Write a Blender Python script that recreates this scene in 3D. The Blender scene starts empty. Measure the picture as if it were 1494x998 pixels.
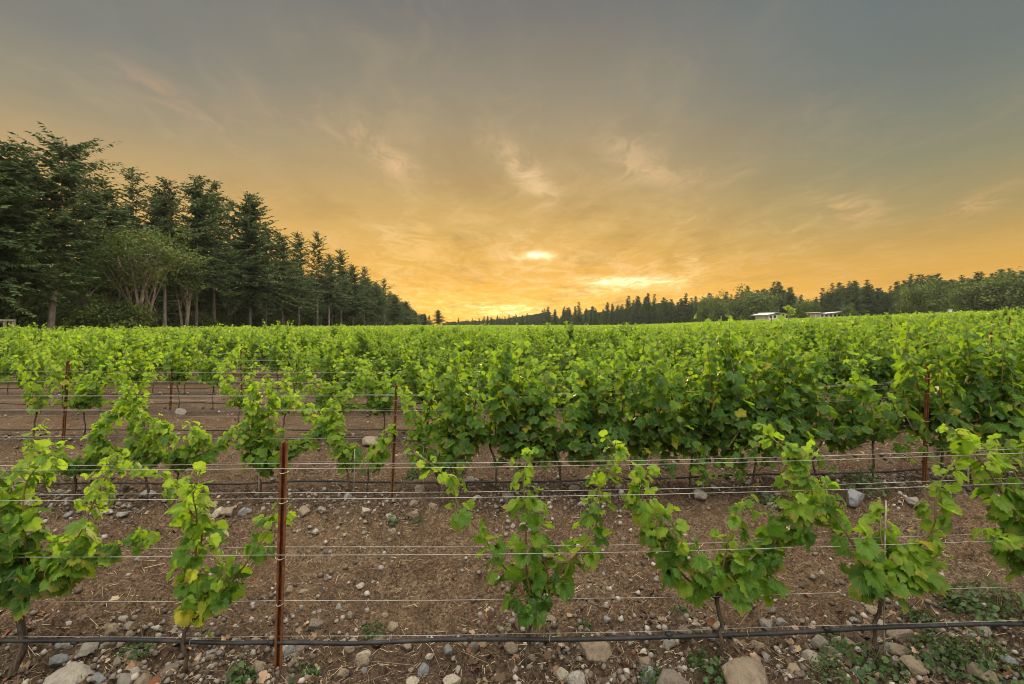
import bpy, math, random
import numpy as np
from mathutils import Vector, Matrix

# ------------------------------------------------------------------ camera
S = bpy.context.scene
COL = S.collection
EYE = 1.79                      # eye height
F, CX, HY = 700.0, 747.0, 474.0  # focal length in photo pixels, centre column, horizon row
cam = bpy.data.cameras.new('camera')
cam.sensor_width = 36.0
cam.lens = 36.0 * F / 1494.0
cam.shift_y = -25.0 / 1494.0
cam.clip_start, cam.clip_end = 0.05, 6000.0
camo = bpy.data.objects.new('camera', cam)
camo.location = (0, 0, EYE)
camo.rotation_euler = (math.radians(90), 0, 0)
COL.objects.link(camo)
S.camera = camo

# ------------------------------------------------------------------ world
SUN_AZ, SUN_EL = math.radians(2.9), math.radians(8.3)
W = bpy.data.worlds.new('World')
S.world = W
W.use_nodes = True


class NT:
    """small helper for building node trees"""
    def __init__(self, tree):
        self.t = tree
        self.t.nodes.clear()

    def n(self, kind, **kw):
        o = self.t.nodes.new(kind)
        for k, v in kw.items():
            setattr(o, k, v)
        return o

    def l(self, a, b):
        self.t.links.new(a, b)

    def put(self, sock, v):
        if isinstance(v, bpy.types.NodeSocket):
            self.l(v, sock)
        else:
            sock.default_value = v

    def m(self, op, a, b=0.0, c=0.0, clamp=False):
        o = self.n('ShaderNodeMath', operation=op, use_clamp=clamp)
        self.put(o.inputs[0], a)
        self.put(o.inputs[1], b)
        self.put(o.inputs[2], c)
        return o.outputs[0]

    def step(self, v, a, b):
        o = self.n('ShaderNodeMapRange', interpolation_type='SMOOTHSTEP')
        self.put(o.inputs[0], v)
        o.inputs[1].default_value = a
        o.inputs[2].default_value = b
        return o.outputs[0]

    def mix(self, f, a, b, mode='MIX'):
        o = self.n('ShaderNodeMix', data_type='RGBA', blend_type=mode)
        self.put(o.inputs[0], f)
        for s, v in ((o.inputs[6], a), (o.inputs[7], b)):
            self.put(s, v if isinstance(v, bpy.types.NodeSocket) else (*v, 1.0)[:4])
        return o.outputs[2]

    def ramp(self, v, stops, interp='EASE'):
        o = self.n('ShaderNodeValToRGB')
        self.put(o.inputs[0], v)
        r = o.color_ramp
        r.interpolation = interp
        while len(r.elements) < len(stops):
            r.elements.new(0.5)
        for e, (p, c) in zip(r.elements, stops):
            e.position = p
            e.color = (*c, 1.0) if len(c) == 3 else c
        return o.outputs[0]

    def noise(self, vec, scale, detail=4.0, rough=0.55, dist=0.0, out=0):
        o = self.n('ShaderNodeTexNoise')
        if vec is not None:
            self.put(o.inputs['Vector'], vec)
        o.inputs['Scale'].default_value = scale
        o.inputs['Detail'].default_value = detail
        o.inputs['Roughness'].default_value = rough
        o.inputs['Distortion'].default_value = dist
        return o.outputs[out]

    def comb(self, x, y, z=0.0):
        o = self.n('ShaderNodeCombineXYZ')
        for s, v in zip(o.inputs, (x, y, z)):
            self.put(s, v)
        return o.outputs[0]


def lin(r, g, b):
    f = lambda c: c / 12.92 if c <= 0.04045 else ((c + 0.055) / 1.055) ** 2.4
    return (f(r / 255), f(g / 255), f(b / 255))


def build_world():
    T = NT(W.node_tree)
    tc = T.n('ShaderNodeTexCoord')
    sep = T.n('ShaderNodeSeparateXYZ')
    T.l(tc.outputs['Generated'], sep.inputs[0])
    x, y, z = sep.outputs
    zc = T.m('MAXIMUM', z, 0.0)
    az = T.m('ARCTAN2', x, y)
    el = T.m('ARCSINE', T.m('MINIMUM', zc, 0.9999))
    e = T.m('MULTIPLY', el, 1.0 / math.radians(40))
    d = lambda a: a / 40.0
    cen = T.ramp(e, [(0, lin(246, 180, 66)), (d(3), lin(242, 182, 76)), (d(6), lin(222, 169, 86)), (d(11.6), lin(198, 162, 104)),
                     (d(17.7), lin(172, 149, 112)), (d(25), lin(142, 133, 115)), (d(33), lin(113, 113, 112)), (1, lin(102, 106, 112))], 'LINEAR')
    lef = T.ramp(e, [(0, lin(232, 170, 84)), (d(5), lin(222, 168, 92)), (d(11), lin(198, 161, 108)),
                     (d(16), lin(168, 147, 116)), (d(19), lin(144, 136, 118)), (d(25), lin(119, 121, 118)), (1, lin(102, 110, 116))], 'LINEAR')
    rig = T.ramp(e, [(0, lin(222, 158, 70)), (d(3), lin(212, 158, 76)), (d(5.8), lin(197, 154, 86)), (d(10), lin(160, 142, 106)),
                     (d(15), lin(130, 129, 112)), (d(23), lin(103, 114, 115)), (1, lin(88, 104, 118))], 'LINEAR')
    wl = T.step(az, math.radians(-10), math.radians(-44))
    wr = T.step(az, math.radians(4), math.radians(44))
    sky = T.mix(wr, T.mix(wl, cen, lef), rig)

    sky = T.mix(1.0, sky, T.mix(T.step(el, 0.0, 0.42), (1.24, 1.21, 0.80), (1.19, 1.16, 1.09)), 'MULTIPLY')

    # thin high cloud, drawn out over a flat layer above the land
    den = T.m('ADD', zc, 0.10)
    px_, py_ = T.m('DIVIDE', x, den), T.m('DIVIDE', y, den)
    P = T.comb(px_, py_, 0.0)
    wcol = T.noise(P, 0.8, 4, 0.6, 0, 1)
    warp = T.n('ShaderNodeMixRGB', blend_type='LINEAR_LIGHT')
    warp.inputs[0].default_value = 0.32
    T.l(P, warp.inputs[1])
    T.l(wcol, warp.inputs[2])
    mp = T.n('ShaderNodeMapping')
    T.l(warp.outputs[0], mp.inputs[0])
    mp.inputs['Rotation'].default_value = (0, 0, math.radians(28))
    mp.inputs['Scale'].default_value = (1.0, 0.50, 1.0)
    n1 = T.noise(mp.outputs[0], 1.5, 9, 0.62)
    n2 = T.noise(mp.outputs[0], 5.5, 10, 0.66, 0.5)
    veil = T.step(n1, 0.40, 0.72)
    fib = T.step(n2, 0.38, 0.70)
    # wide soft veil: gently lighter and darker bands
    sun_d = T.m('SQRT', T.m('ADD', T.m('POWER', T.m('SUBTRACT', az, math.radians(1.0)), 2.0), T.m('POWER', T.m('MULTIPLY', el, 1.7), 2.0)))
    near = T.step(sun_d, 0.85, 0.05)
    amt = T.m('MULTIPLY_ADD', near, 0.40, 0.12)
    sky = T.mix(T.m('MULTIPLY', T.m('MULTIPLY', veil, fib), T.m('MULTIPLY_ADD', near, 0.80, 0.09)), sky, lin(255, 216, 156))
    gate = T.step(n1, 0.52, 0.30)
    sky = T.mix(T.m('MULTIPLY', gate, amt), sky, lin(150, 118, 72))
    # separate wisps: (column, row, half width, half height, tilt, strength, colour)
    WISP = [
        (265, 150, 95, 15, 18, .20, (226, 176, 136)), (545, 215, 62, 15, 34, .42, (236, 194, 148)), (592, 245, 26, 12, 20, .45, (240, 200, 150)),
        (440, 178, 70, 16, 25, .16, (214, 178, 140)), (765, 250, 52, 20, 40, .60, (240, 204, 152)), (790, 275, 22, 12, 30, .35, (242, 206, 150)),
        (905, 215, 45, 20, 25, .32, (226, 190, 146)), (935, 255, 70, 14, 8, .42, (232, 194, 144)), (1050, 258, 50, 14, -8, .22, (216, 180, 136)),
        (1240, 308, 46, 17, 18, .42, (228, 182, 124)), (1435, 294, 32, 13, -24, .44, (222, 178, 124)), (1330, 345, 110, 15, -26, .22, (224, 176, 108)),
        (1160, 178, 90, 18, -18, .18, (176, 158, 128)), (590, 385, 66, 32, -25, .55, (255, 206, 116)), (640, 432, 90, 12, 12, .6, (255, 214, 120)),
        (700, 398, 95, 13, 14, .45, (250, 200, 120)), (720, 352, 60, 20, 35, .35, (238, 196, 130)), (1000, 390, 60, 22, -14, .55, (252, 208, 130)),
        (880, 372, 60, 14, -10, .3, (244, 200, 126)), (560, 440, 60, 14, 5, .4, (255, 200, 92)), (860, 430, 80, 8, 4, .4, (255, 206, 110)),
    ]
    for (cx, cy, rx, ry, rot, s, c) in WISP:
        ca, ce = math.atan2(cx - CX, F), math.atan2(HY - cy, math.hypot(F, cx - CX))
        k = math.hypot(F, cx - CX)
        sx, sy = rx / k, ry / k
        dx, dy = T.m('SUBTRACT', az, ca), T.m('SUBTRACT', el, ce)
        r = math.radians(rot)
        u = T.m('MULTIPLY_ADD', dx, math.cos(r) / sx, T.m('MULTIPLY', dy, -math.sin(r) / sx))
        v = T.m('MULTIPLY_ADD', dx, math.sin(r) / sy, T.m('MULTIPLY', dy, math.cos(r) / sy))
        q = T.m('MULTIPLY_ADD', u, u, T.m('MULTIPLY', v, v))
        g = T.m('EXPONENT', T.m('MULTIPLY', q, -0.9))
        a = T.m('MULTIPLY', g, T.m('MULTIPLY', T.m('MULTIPLY_ADD', fib, 1.6, 0.10), s), clamp=True)
        sky = T.mix(a, sky, lin(*c))
    # places where the low sun burns through the cloud
    BURN = [(783, 373, 19, 4.5, 1.5, (1, .92, .70)), (783, 378, 60, 20, .16, (1, .74, .36)), (902, 412, 34, 6, 1.3, (1, .90, .66)), (975, 413, 24, 8, .6, (1, .84, .56)),
            (905, 412, 90, 22, .10, (1, .72, .38)), (745, 452, 44, 7, .6, (1, .88, .52)), (740, 455, 150, 26, .18, (1, .70, .20)), (655, 455, 60, 20, .14, (1, .64, .14)),
            (868, 426, 36, 4, .35, (1, .8, .45))]
    for (cx, cy, rx, ry, s, c) in BURN:
        ca, ce = math.atan2(cx - CX, F), math.atan2(HY - cy, math.hypot(F, cx - CX))
        u = T.m('MULTIPLY', T.m('SUBTRACT', az, ca), F / rx)
        v = T.m('MULTIPLY', T.m('SUBTRACT', el, ce), F / ry)
        q = T.m('MULTIPLY_ADD', u, u, T.m('MULTIPLY', v, v))
        g = T.m('MULTIPLY', T.m('EXPONENT', T.m('MULTIPLY', q, -0.8)), T.m('MULTIPLY_ADD', fib, 0.9, 0.35))
        sky = T.mix(T.m('MULTIPLY', g, s), sky, c, 'ADD')

    # unseen sky behind and overhead, made brighter than in front as added fill light
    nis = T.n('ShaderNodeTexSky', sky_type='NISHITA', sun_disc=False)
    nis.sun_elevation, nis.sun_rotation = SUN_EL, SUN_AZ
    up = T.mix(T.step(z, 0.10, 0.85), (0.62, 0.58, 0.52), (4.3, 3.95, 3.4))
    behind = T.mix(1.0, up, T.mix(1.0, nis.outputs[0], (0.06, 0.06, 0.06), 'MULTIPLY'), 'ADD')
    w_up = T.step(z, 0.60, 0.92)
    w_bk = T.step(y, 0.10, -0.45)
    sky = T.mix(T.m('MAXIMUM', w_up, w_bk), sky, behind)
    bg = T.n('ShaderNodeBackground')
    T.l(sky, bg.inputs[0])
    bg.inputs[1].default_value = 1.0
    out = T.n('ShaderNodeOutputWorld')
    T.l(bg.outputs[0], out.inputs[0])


build_world()

# ------------------------------------------------------------------ sun
sl = bpy.data.lights.new('sun', 'SUN')
sl.energy, sl.angle, sl.color = 5.0, math.radians(6), (1.0, 0.74, 0.36)
so = bpy.data.objects.new('sun', sl)
sd = Vector((math.sin(SUN_AZ) * math.cos(SUN_EL), math.cos(SUN_AZ) * math.cos(SUN_EL), math.sin(SUN_EL)))
so.rotation_euler = sd.to_track_quat('Z', 'Y').to_euler()
so.location = sd * 50
COL.objects.link(so)

# ------------------------------------------------------------------ exposure and sampling
vs = S.view_settings
S.display_settings.display_device = 'sRGB'
vs.view_transform, vs.look, vs.exposure, vs.gamma = 'Standard', 'None', 0.0, 1.0
vs.use_curve_mapping = False
S.render.engine = 'CYCLES'
cy = S.cycles
cy.max_bounces, cy.diffuse_bounces, cy.glossy_bounces, cy.transmission_bounces = 5, 3, 2, 4
cy.caustics_reflective = cy.caustics_refractive = False
cy.use_denoising = True
cy.denoising_prefilter = 'ACCURATE'
cy.filter_width = 1.0
cy.sample_clamp_indirect = 6.0
W.cycles.sampling_method = 'MANUAL'
W.cycles.sample_map_resolution = 1024

ROW0, ROWS = 2.42, 2.5          # distance of the first vine row, row spacing
rng = np.random.default_rng(11)
random.seed(5)


# ------------------------------------------------------------------ materials
def mat(name, fn):
    m = bpy.data.materials.new(name)
    m.use_nodes = True
    T = NT(m.node_tree)
    out = T.n('ShaderNodeOutputMaterial')
    T.l(fn(T), out.inputs[0])
    return m


def princ(T, col, rough=0.7, spec=0.3, normal=None, metal=0.0):
    p = T.n('ShaderNodeBsdfPrincipled')
    T.put(p.inputs['Base Color'], col if isinstance(col, bpy.types.NodeSocket) else (*col, 1))
    T.put(p.inputs['Roughness'], rough)
    p.inputs['Specular IOR Level'].default_value = spec
    p.inputs['Metallic'].default_value = metal
    if normal is not None:
        T.l(normal, p.inputs['Normal'])
    return p.outputs[0]


def bump(T, h, strength=0.5, dist=0.01):
    b = T.n('ShaderNodeBump')
    b.inputs['Strength'].default_value = strength
    b.inputs['Distance'].default_value = dist
    T.put(b.inputs['Height'], h)
    return b.outputs[0]


def attr(T, name, out='Fac'):
    return T.n('ShaderNodeAttribute', attribute_name=name).outputs[out]


def objco(T):
    return T.n('ShaderNodeTexCoord').outputs['Object']


def leaf_mat(name, dark, mid, lite, yellow, trans, under, veins=True, trans_mix=0.42, rough=0.42):
    def fn(T):
        t = attr(T, 'tint')
        base = T.ramp(t, [(0.0, dark), (0.42, mid), (0.78, lite), (0.9, lite), (1.0, yellow)], 'LINEAR')
        tr = T.ramp(t, [(0.0, tuple(c * .7 for c in trans)), (0.5, trans), (1.0, tuple(min(1, c * 1.25) for c in trans))], 'LINEAR')
        nrm = None
        if veins:
            lc = T.n('ShaderNodeAttribute', attribute_name='leafco').outputs['Vector']
            s = T.n('ShaderNodeSeparateXYZ')
            T.l(lc, s.inputs[0])
            ang = T.m('ARCTAN2', s.outputs[0], s.outputs[1])
            rad = T.m('SQRT', T.m('MULTIPLY_ADD', s.outputs[0], s.outputs[0], T.m('MULTIPLY', s.outputs[1], s.outputs[1])))
            # five main veins fan out from the stalk
            w = T.m('ABSOLUTE', T.m('SUBTRACT', T.m('FRACT', T.m('MULTIPLY_ADD', ang, 1.0 / 0.72, 0.5)), 0.5))
            vein = T.m('MULTIPLY', T.m('SUBTRACT', 1.0, T.step(T.m('MULTIPLY', w, rad), 0.004, 0.024)), T.step(rad, 0.72, 0.5))
            va = T.n('ShaderNodeVectorMath', operation='ADD')
            T.l(lc, va.inputs[0])
            T.l(T.comb(T.m('MULTIPLY', t, 37.0), T.m('MULTIPLY', t, 91.0), 0.0), va.inputs[1])
            blot = T.noise(va.outputs[0], 3.2, 4, 0.6)
            base = T.mix(T.m('MULTIPLY', T.step(blot, 0.35, 0.75), 0.35), base, tuple(c * 1.5 for c in mid))
            base = T.mix(T.m('MULTIPLY', vein, 0.45), base, tuple(min(1, c * 1.9) for c in lite))
            sick = T.noise(va.outputs[0], 1.1, 3, 0.6)
            rim = T.m('MULTIPLY', T.step(T.m('MULTIPLY_ADD', rad, .55, sick), .80, .92), T.step(rad, .28, .48))
            base = T.mix(T.m('MULTIPLY', rim, .75), base, (.20, .125, .035))
            spot = T.step(T.noise(va.outputs[0], 14.0, 2, 0.5), .70, .76)
            base = T.mix(T.m('MULTIPLY', spot, T.m('MULTIPLY', T.step(sick, .56, .66), .7)), base, (.12, .075, .03))
            nrm = bump(T, T.m('MULTIPLY_ADD', vein, -0.6, T.noise(va.outputs[0], 9.0, 2)), 0.4, 0.012)
        geo = T.n('ShaderNodeNewGeometry')
        base = T.mix(T.m('MULTIPLY', geo.outputs['Backfacing'], 0.6), base, under)
        p = princ(T, base, rough, 0.22, nrm)
        tl = T.n('ShaderNodeBsdfTranslucent')
        T.l(tr, tl.inputs[0])
        mx = T.n('ShaderNodeMixShader')
        mx.inputs[0].default_value = trans_mix
        T.l(p, mx.inputs[1])
        T.l(tl.outputs[0], mx.inputs[2])
        return mx.outputs[0]
    return mat(name, fn)


M_leaf = leaf_mat('vine_leaf', (.012, .044, .012), (.050, .122, .017), (.175, .255, .022), (.40, .30, .03), (.32, .52, .022), (.10, .165, .055), trans_mix=.47, rough=.5)
M_leaf_far = leaf_mat('vine_leaf_distant', (.014, .047, .013), (.060, .130, .017), (.180, .255, .024), (.32, .25, .03), (.30, .48, .022), (.11, .17, .055), veins=False)
M_needle = leaf_mat('fir_needles', (.024, .050, .018), (.046, .086, .025), (.080, .122, .032), (.11, .12, .04), (.05, .08, .02), (.04, .065, .026), veins=False, trans_mix=0.2, rough=0.6)
M_broad = leaf_mat('broad_leaves', (.030, .058, .014), (.066, .108, .020), (.130, .165, .028), (.15, .14, .035), (.10, .14, .02), (.055, .075, .024), veins=False, trans_mix=0.28, rough=0.55)
M_weed = leaf_mat('weed_leaf', (.022, .05, .018), (.045, .088, .026), (.085, .13, .035), (.15, .14, .05), (.10, .16, .03), (.06, .09, .04), veins=False, trans_mix=0.3)


def bark(name, a, b, sc=18):
    def fn(T):
        co = objco(T)
        mp = T.n('ShaderNodeMapping')
        T.l(co, mp.inputs[0])
        mp.inputs['Scale'].default_value = (1, 1, 0.22)
        n = T.noise(mp.outputs[0], sc, 6, 0.65)
        c = T.ramp(n, [(0.3, a), (0.7, b)])
        return princ(T, c, 0.9, 0.1, bump(T, n, 0.8, 0.03))
    return mat(name, fn)


M_vinebark = bark('vine_bark', (.035, .025, .018), (.12, .092, .068), 60)
M_firbark = bark('fir_bark', (.055, .045, .036), (.20, .165, .130), 5)
M_palebark = bark('pale_bark', (.14, .11, .088), (.36, .29, .235), 5)


def cane_fn(T):
    t = attr(T, 'tint')
    n = T.noise(objco(T), 40, 3)
    c = T.ramp(T.m('MULTIPLY_ADD', n, 0.25, T.m('SUBTRACT', t, 0.12)), [(0, (.075, .035, .020)), (0.55, (.14, .075, .032)), (1.0, (.17, .21, .05))], 'LINEAR')
    return princ(T, c, 0.55, 0.3)


M_cane = mat('cane', cane_fn)


def rust_fn(T):
    co = objco(T)
    n = T.noise(co, 22, 6, 0.7)
    n2 = T.noise(co, 90, 3, 0.6)
    c = T.ramp(n, [(0.25, (.040, .018, .010)), (0.45, (.100, .036, .013)), (0.6, (.155, .058, .019)), (0.8, (.25, .11, .045))], 'LINEAR')
    c = T.mix(T.m('MULTIPLY', T.step(n2, .5, .7), 0.4), c, (.06, .026, .018))
    return princ(T, c, 0.85, 0.2, bump(T, n2, 0.5, 0.003), 0.0)


M_rust = mat('rusty_steel', rust_fn)
M_wire = mat('galvanised_wire', lambda T: princ(T, T.ramp(T.noise(objco(T), 6, 3), [(.3, (.20, .19, .18)), (.7, (.38, .36, .34))]), 0.5, 0.5, None, 0.3))
M_hose = mat('black_hose', lambda T: princ(T, T.ramp(T.noise(objco(T), 9, 5, .7), [(.35, (.008, .008, .010)), (.7, (.028, .027, .027))]), 0.6, 0.3))
M_stake = mat('weathered_stake', lambda T: princ(T, T.ramp(T.noise(objco(T), 20, 4), [(.3, (.16, .13, .095)), (.7, (.32, .28, .22))]), 0.8, 0.2))
M_wood = mat('weathered_wood', lambda T: princ(T, T.ramp(T.noise(objco(T), 8, 5), [(.3, (.12, .10, .08)), (.7, (.24, .21, .175))]), 0.85, 0.2))


def soil_fn(T):
    co = objco(T)
    big = T.noise(co, 0.9, 4, 0.6)
    med = T.noise(co, 5.5, 6, 0.68)
    fin = T.noise(co, 42, 6, 0.75)
    gr = T.n('ShaderNodeTexVoronoi', feature='F1')
    T.l(co, gr.inputs['Vector'])
    gr.inputs['Scale'].default_value = 70
    c = T.ramp(fin, [(.32, (.022, .016, .012)), (.44, (.088, .063, .046)), (.57, (.185, .136, .098)), (.74, (.36, .285, .205))], 'LINEAR')
    c = T.mix(T.m('MULTIPLY', T.step(med, .44, .64), .55), c, (.056, .040, .030))
    c = T.mix(T.m('MULTIPLY', T.step(big, .45, .70), .38), c, (.195, .142, .092))
    s2 = T.noise(co, 2.3, 5, 0.7)
    c = T.mix(T.m('MULTIPLY', T.step(s2, .58, .72), .5), c, (.105, .050, .028))
    # scattered straw-coloured chaff
    mp = T.n('ShaderNodeMapping')
    T.l(co, mp.inputs[0])
    mp.inputs['Scale'].default_value = (18, 70, 30)
    mp.inputs['Rotation'].default_value = (0, 0, .5)
    ch = T.noise(mp.outputs[0], 1.0, 3, 0.6, 1.2)
    c = T.mix(T.m('MULTIPLY', T.step(ch, .58, .7), .65), c, (.34, .265, .175))
    c = T.mix(1.0, c, (1.02, .92, .80), 'MULTIPLY')
    lane = T.noise(co, 1.7, 5, 0.65)
    c = T.mix(T.m('MULTIPLY', T.m('MULTIPLY', T.step(lane, .50, .66), T.step(fin, .40, .62)), .5), c, (.255, .205, .135))
    gp = T.n('ShaderNodeNewGeometry')
    sp = T.n('ShaderNodeSeparateXYZ')
    T.l(gp.outputs['Position'], sp.inputs[0])
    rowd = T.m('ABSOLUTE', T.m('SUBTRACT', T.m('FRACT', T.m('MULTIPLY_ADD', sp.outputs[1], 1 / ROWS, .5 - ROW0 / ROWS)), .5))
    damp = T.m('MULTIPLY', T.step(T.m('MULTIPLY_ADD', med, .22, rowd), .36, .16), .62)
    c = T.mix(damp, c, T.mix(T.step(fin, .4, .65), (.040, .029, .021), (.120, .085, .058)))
    # grass instead of tilled soil outside the vineyard
    g = T.n('ShaderNodeNewGeometry')
    s = T.n('ShaderNodeSeparateXYZ')
    T.l(g.outputs['Position'], s.inputs[0])
    grass = T.mix(T.noise(co, 1.5, 4), (.055, .085, .025), (.13, .14, .05))
    out = T.m('MAXIMUM', T.step(T.m('ADD', s.outputs[0], T.m('MULTIPLY', med, 2.0)), -41.0, -43.0), T.step(s.outputs[1], 318.0, 322.0))
    out = T.m('MAXIMUM', out, T.step(s.outputs[0], 176.0, 180.0))
    c = T.mix(out, c, grass)
    h = T.m('MULTIPLY_ADD', fin, 0.6, T.m('MULTIPLY_ADD', med, 0.6, T.m('MULTIPLY', gr.outputs[0], -0.4)))
    return princ(T, c, 0.95, 0.1, bump(T, h, 1.0, 0.06))


M_soil = mat('tilled_soil', soil_fn)


def stone_mat(name, stops):
    def fn(T):
        co = objco(T)
        oi = T.n('ShaderNodeObjectInfo')
        base = T.ramp(oi.outputs['Random'], stops, 'CONSTANT')
        n = T.noise(co, 3.0, 6, 0.7)
        f = T.noise(co, 16, 5, 0.75)
        c = T.mix(T.m('MULTIPLY', T.step(n, .4, .7), .55), base, (.10, .080, .060))
        c = T.mix(T.m('MULTIPLY', T.step(f, .5, .75), .4), c, (.34, .31, .27))
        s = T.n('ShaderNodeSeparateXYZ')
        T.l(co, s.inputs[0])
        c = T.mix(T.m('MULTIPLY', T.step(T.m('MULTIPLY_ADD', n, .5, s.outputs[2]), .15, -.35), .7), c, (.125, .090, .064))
        return princ(T, c, 0.9, 0.15, bump(T, T.m('MULTIPLY_ADD', f, .5, n), 0.7, 0.06))
    return mat(name, fn)


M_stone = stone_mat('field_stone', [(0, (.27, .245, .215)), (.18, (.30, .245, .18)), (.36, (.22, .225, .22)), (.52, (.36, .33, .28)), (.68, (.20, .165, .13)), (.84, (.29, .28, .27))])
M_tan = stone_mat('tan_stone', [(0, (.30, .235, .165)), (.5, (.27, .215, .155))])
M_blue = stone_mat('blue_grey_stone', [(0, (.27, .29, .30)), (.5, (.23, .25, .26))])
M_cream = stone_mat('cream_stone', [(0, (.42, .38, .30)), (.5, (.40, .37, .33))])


def litter_fn(T):
    t = attr(T, 'tint')
    return princ(T, T.ramp(t, [(0, (.045, .030, .020)), (.35, (.11, .074, .046)), (.6, (.24, .18, .115)), (.85, (.42, .34, .23)), (1, (.13, .050, .024))], 'LINEAR'), .85, .15)


M_litter = mat('dry_litter', litter_fn)
M_pebble = mat('pebble', lambda T: princ(T, T.ramp(attr(T, 'tint'), [(0, (.06, .046, .036)), (.5, (.125, .10, .08)), (.8, (.20, .175, .15)), (1, (.33, .30, .26))], 'LINEAR'), .9, .15, bump(T, T.noise(objco(T), 90, 4), .5, .004)))
M_white = mat('white_paint', lambda T: princ(T, T.ramp(T.noise(objco(T), 2, 4), [(.3, (.46, .45, .43)), (.7, (.66, .65, .62))]), .6, .3))
M_roof = mat('pale_metal_roof', lambda T: princ(T, T.ramp(T.noise(objco(T), 1.5, 4), [(.3, (.50, .51, .52)), (.7, (.64, .64, .64))]), .5, .4))
M_glass = mat('dark_glass', lambda T: princ(T, (.025, .028, .03), .08, .6))
M_trim = mat('brown_trim', lambda T: princ(T, T.ramp(T.noise(objco(T), 6, 4), [(.3, (.10, .075, .055)), (.7, (.16, .12, .09))]), .7, .3))


# ------------------------------------------------------------------ mesh helpers
class MB:
    """collects vertices, faces and two point attributes, then links ONE mesh object"""
    def __init__(self):
        self.v, self.f, self.t, self.lc, self.n = [], [], [], [], 0

    def add(self, V, faces, tint=0.5, lc=None):
        V = np.asarray(V, dtype=np.float64).reshape(-1, 3)
        for a in (faces if isinstance(faces, list) else [faces]):
            self.f.append(np.asarray(a, dtype=np.int64) + self.n)
        self.v.append(V)
        self.t.append(np.broadcast_to(np.asarray(tint, dtype=np.float64), (len(V),)) if np.ndim(tint) == 0 else np.asarray(tint))
        self.lc.append(np.zeros((len(V), 3)) if lc is None else lc)
        self.n += len(V)

    def tube(self, pts, rad, sides=6, t0=0.0, t1=0.0, cap=True):
        P = np.asarray(pts, float)
        n = len(P)
        R = np.broadcast_to(np.asarray(rad, float), (n,))
        tan = np.gradient(P, axis=0)
        tan /= np.linalg.norm(tan, axis=1)[:, None] + 1e-12
        ref = np.where(np.abs(tan[:, 2:3]) < 0.9, np.array([[0, 0, 1.0]]), np.array([[1.0, 0, 0]]))
        if np.abs(tan[:, 2]).max() > 0.9:
            ref = np.where(np.abs(tan[:, 1:2]) < 0.95, np.array([[0, 1.0, 0]]), np.array([[1.0, 0, 0]]))
        u = np.cross(tan, ref)
        u /= np.linalg.norm(u, axis=1)[:, None] + 1e-12
        w = np.cross(tan, u)
        a = np.arange(sides) * 2 * math.pi / sides
        V = P[:, None, :] + R[:, None, None] * (np.cos(a)[None, :, None] * u[:, None, :] + np.sin(a)[None, :, None] * w[:, None, :])
        idx = np.arange(n * sides).reshape(n, sides)
        q = np.stack([idx[:-1], np.roll(idx[:-1], -1, 1), np.roll(idx[1:], -1, 1), idx[1:]], -1).reshape(-1, 4)
        fs = [q]
        if cap:
            fs += [idx[0][None, ::-1], idx[-1][None, :]]
        self.add(V.reshape(-1, 3), fs, np.repeat(np.linspace(t0, t1, n), sides))

    def box(self, c, s, rot=None):
        c, s = np.asarray(c, float), np.asarray(s, float) / 2
        V = np.array([[i, j, k] for i in (-1, 1) for j in (-1, 1) for k in (-1, 1)], float) * s
        if rot is not None:
            V = V @ np.array(rot).T
        self.add(V + c, np.array([[0, 1, 3, 2], [4, 6, 7, 5], [0, 4, 5, 1], [2, 3, 7, 6], [0, 2, 6, 4], [1, 5, 7, 3]]))

    def mesh(self, name, material, smooth=True):
        me = bpy.data.meshes.new(name)
        V = np.concatenate(self.v)
        me.vertices.add(len(V))
        me.vertices.foreach_set('co', V.astype(np.float32).ravel())
        loops = np.concatenate([f.ravel() for f in self.f])
        tot = np.concatenate([np.full(len(f), f.shape[1]) for f in self.f])
        start = np.concatenate([[0], np.cumsum(tot)[:-1]])
        me.loops.add(len(loops))
        me.loops.foreach_set('vertex_index', loops.astype(np.int32))
        me.polygons.add(len(tot))
        me.polygons.foreach_set('loop_start', start.astype(np.int32))
        me.polygons.foreach_set('loop_total', tot.astype(np.int32))
        me.polygons.foreach_set('use_smooth', np.full(len(tot), smooth, dtype=bool))
        me.update(calc_edges=True)
        a = me.attributes.new('tint', 'FLOAT', 'POINT')
        a.data.foreach_set('value', np.concatenate(self.t).astype(np.float32))
        if any(np.any(x) for x in self.lc):
            b = me.attributes.new('leafco', 'FLOAT_VECTOR', 'POINT')
            b.data.foreach_set('vector', np.concatenate(self.lc).astype(np.float32).ravel())
        me.materials.append(material)
        return me

    def build(self, name, material, parent=None, smooth=True):
        return link(name, self.mesh(name, material, smooth), parent)


def link(name, me, parent=None):
    o = bpy.data.objects.new(name, me)
    COL.objects.link(o)
    if parent is not None:
        o.parent = parent
    return o


def tag(o, label, cat, group=None, kind=None):
    if label:
        o['label'] = label
    if cat:
        o['category'] = cat
    if group:
        o['group'] = group
    if kind:
        o['kind'] = kind
    return o


def empty(name, loc=(0, 0, 0), rz=0.0):
    o = bpy.data.objects.new(name, None)
    o.empty_display_size = 0.2
    COL.objects.link(o)
    o.location = loc
    o.rotation_euler = (0, 0, rz)
    return o


def copy_tree(o, parent=None):
    c = o.copy()
    COL.objects.link(c)
    if parent is not None:
        c.parent = parent
    for ch in list(o.children):
        copy_tree(ch, c)
    return c


# ------------------------------------------------------------------ value noise and terrain
_perm = np.random.default_rng(3).random((256, 256))


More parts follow.
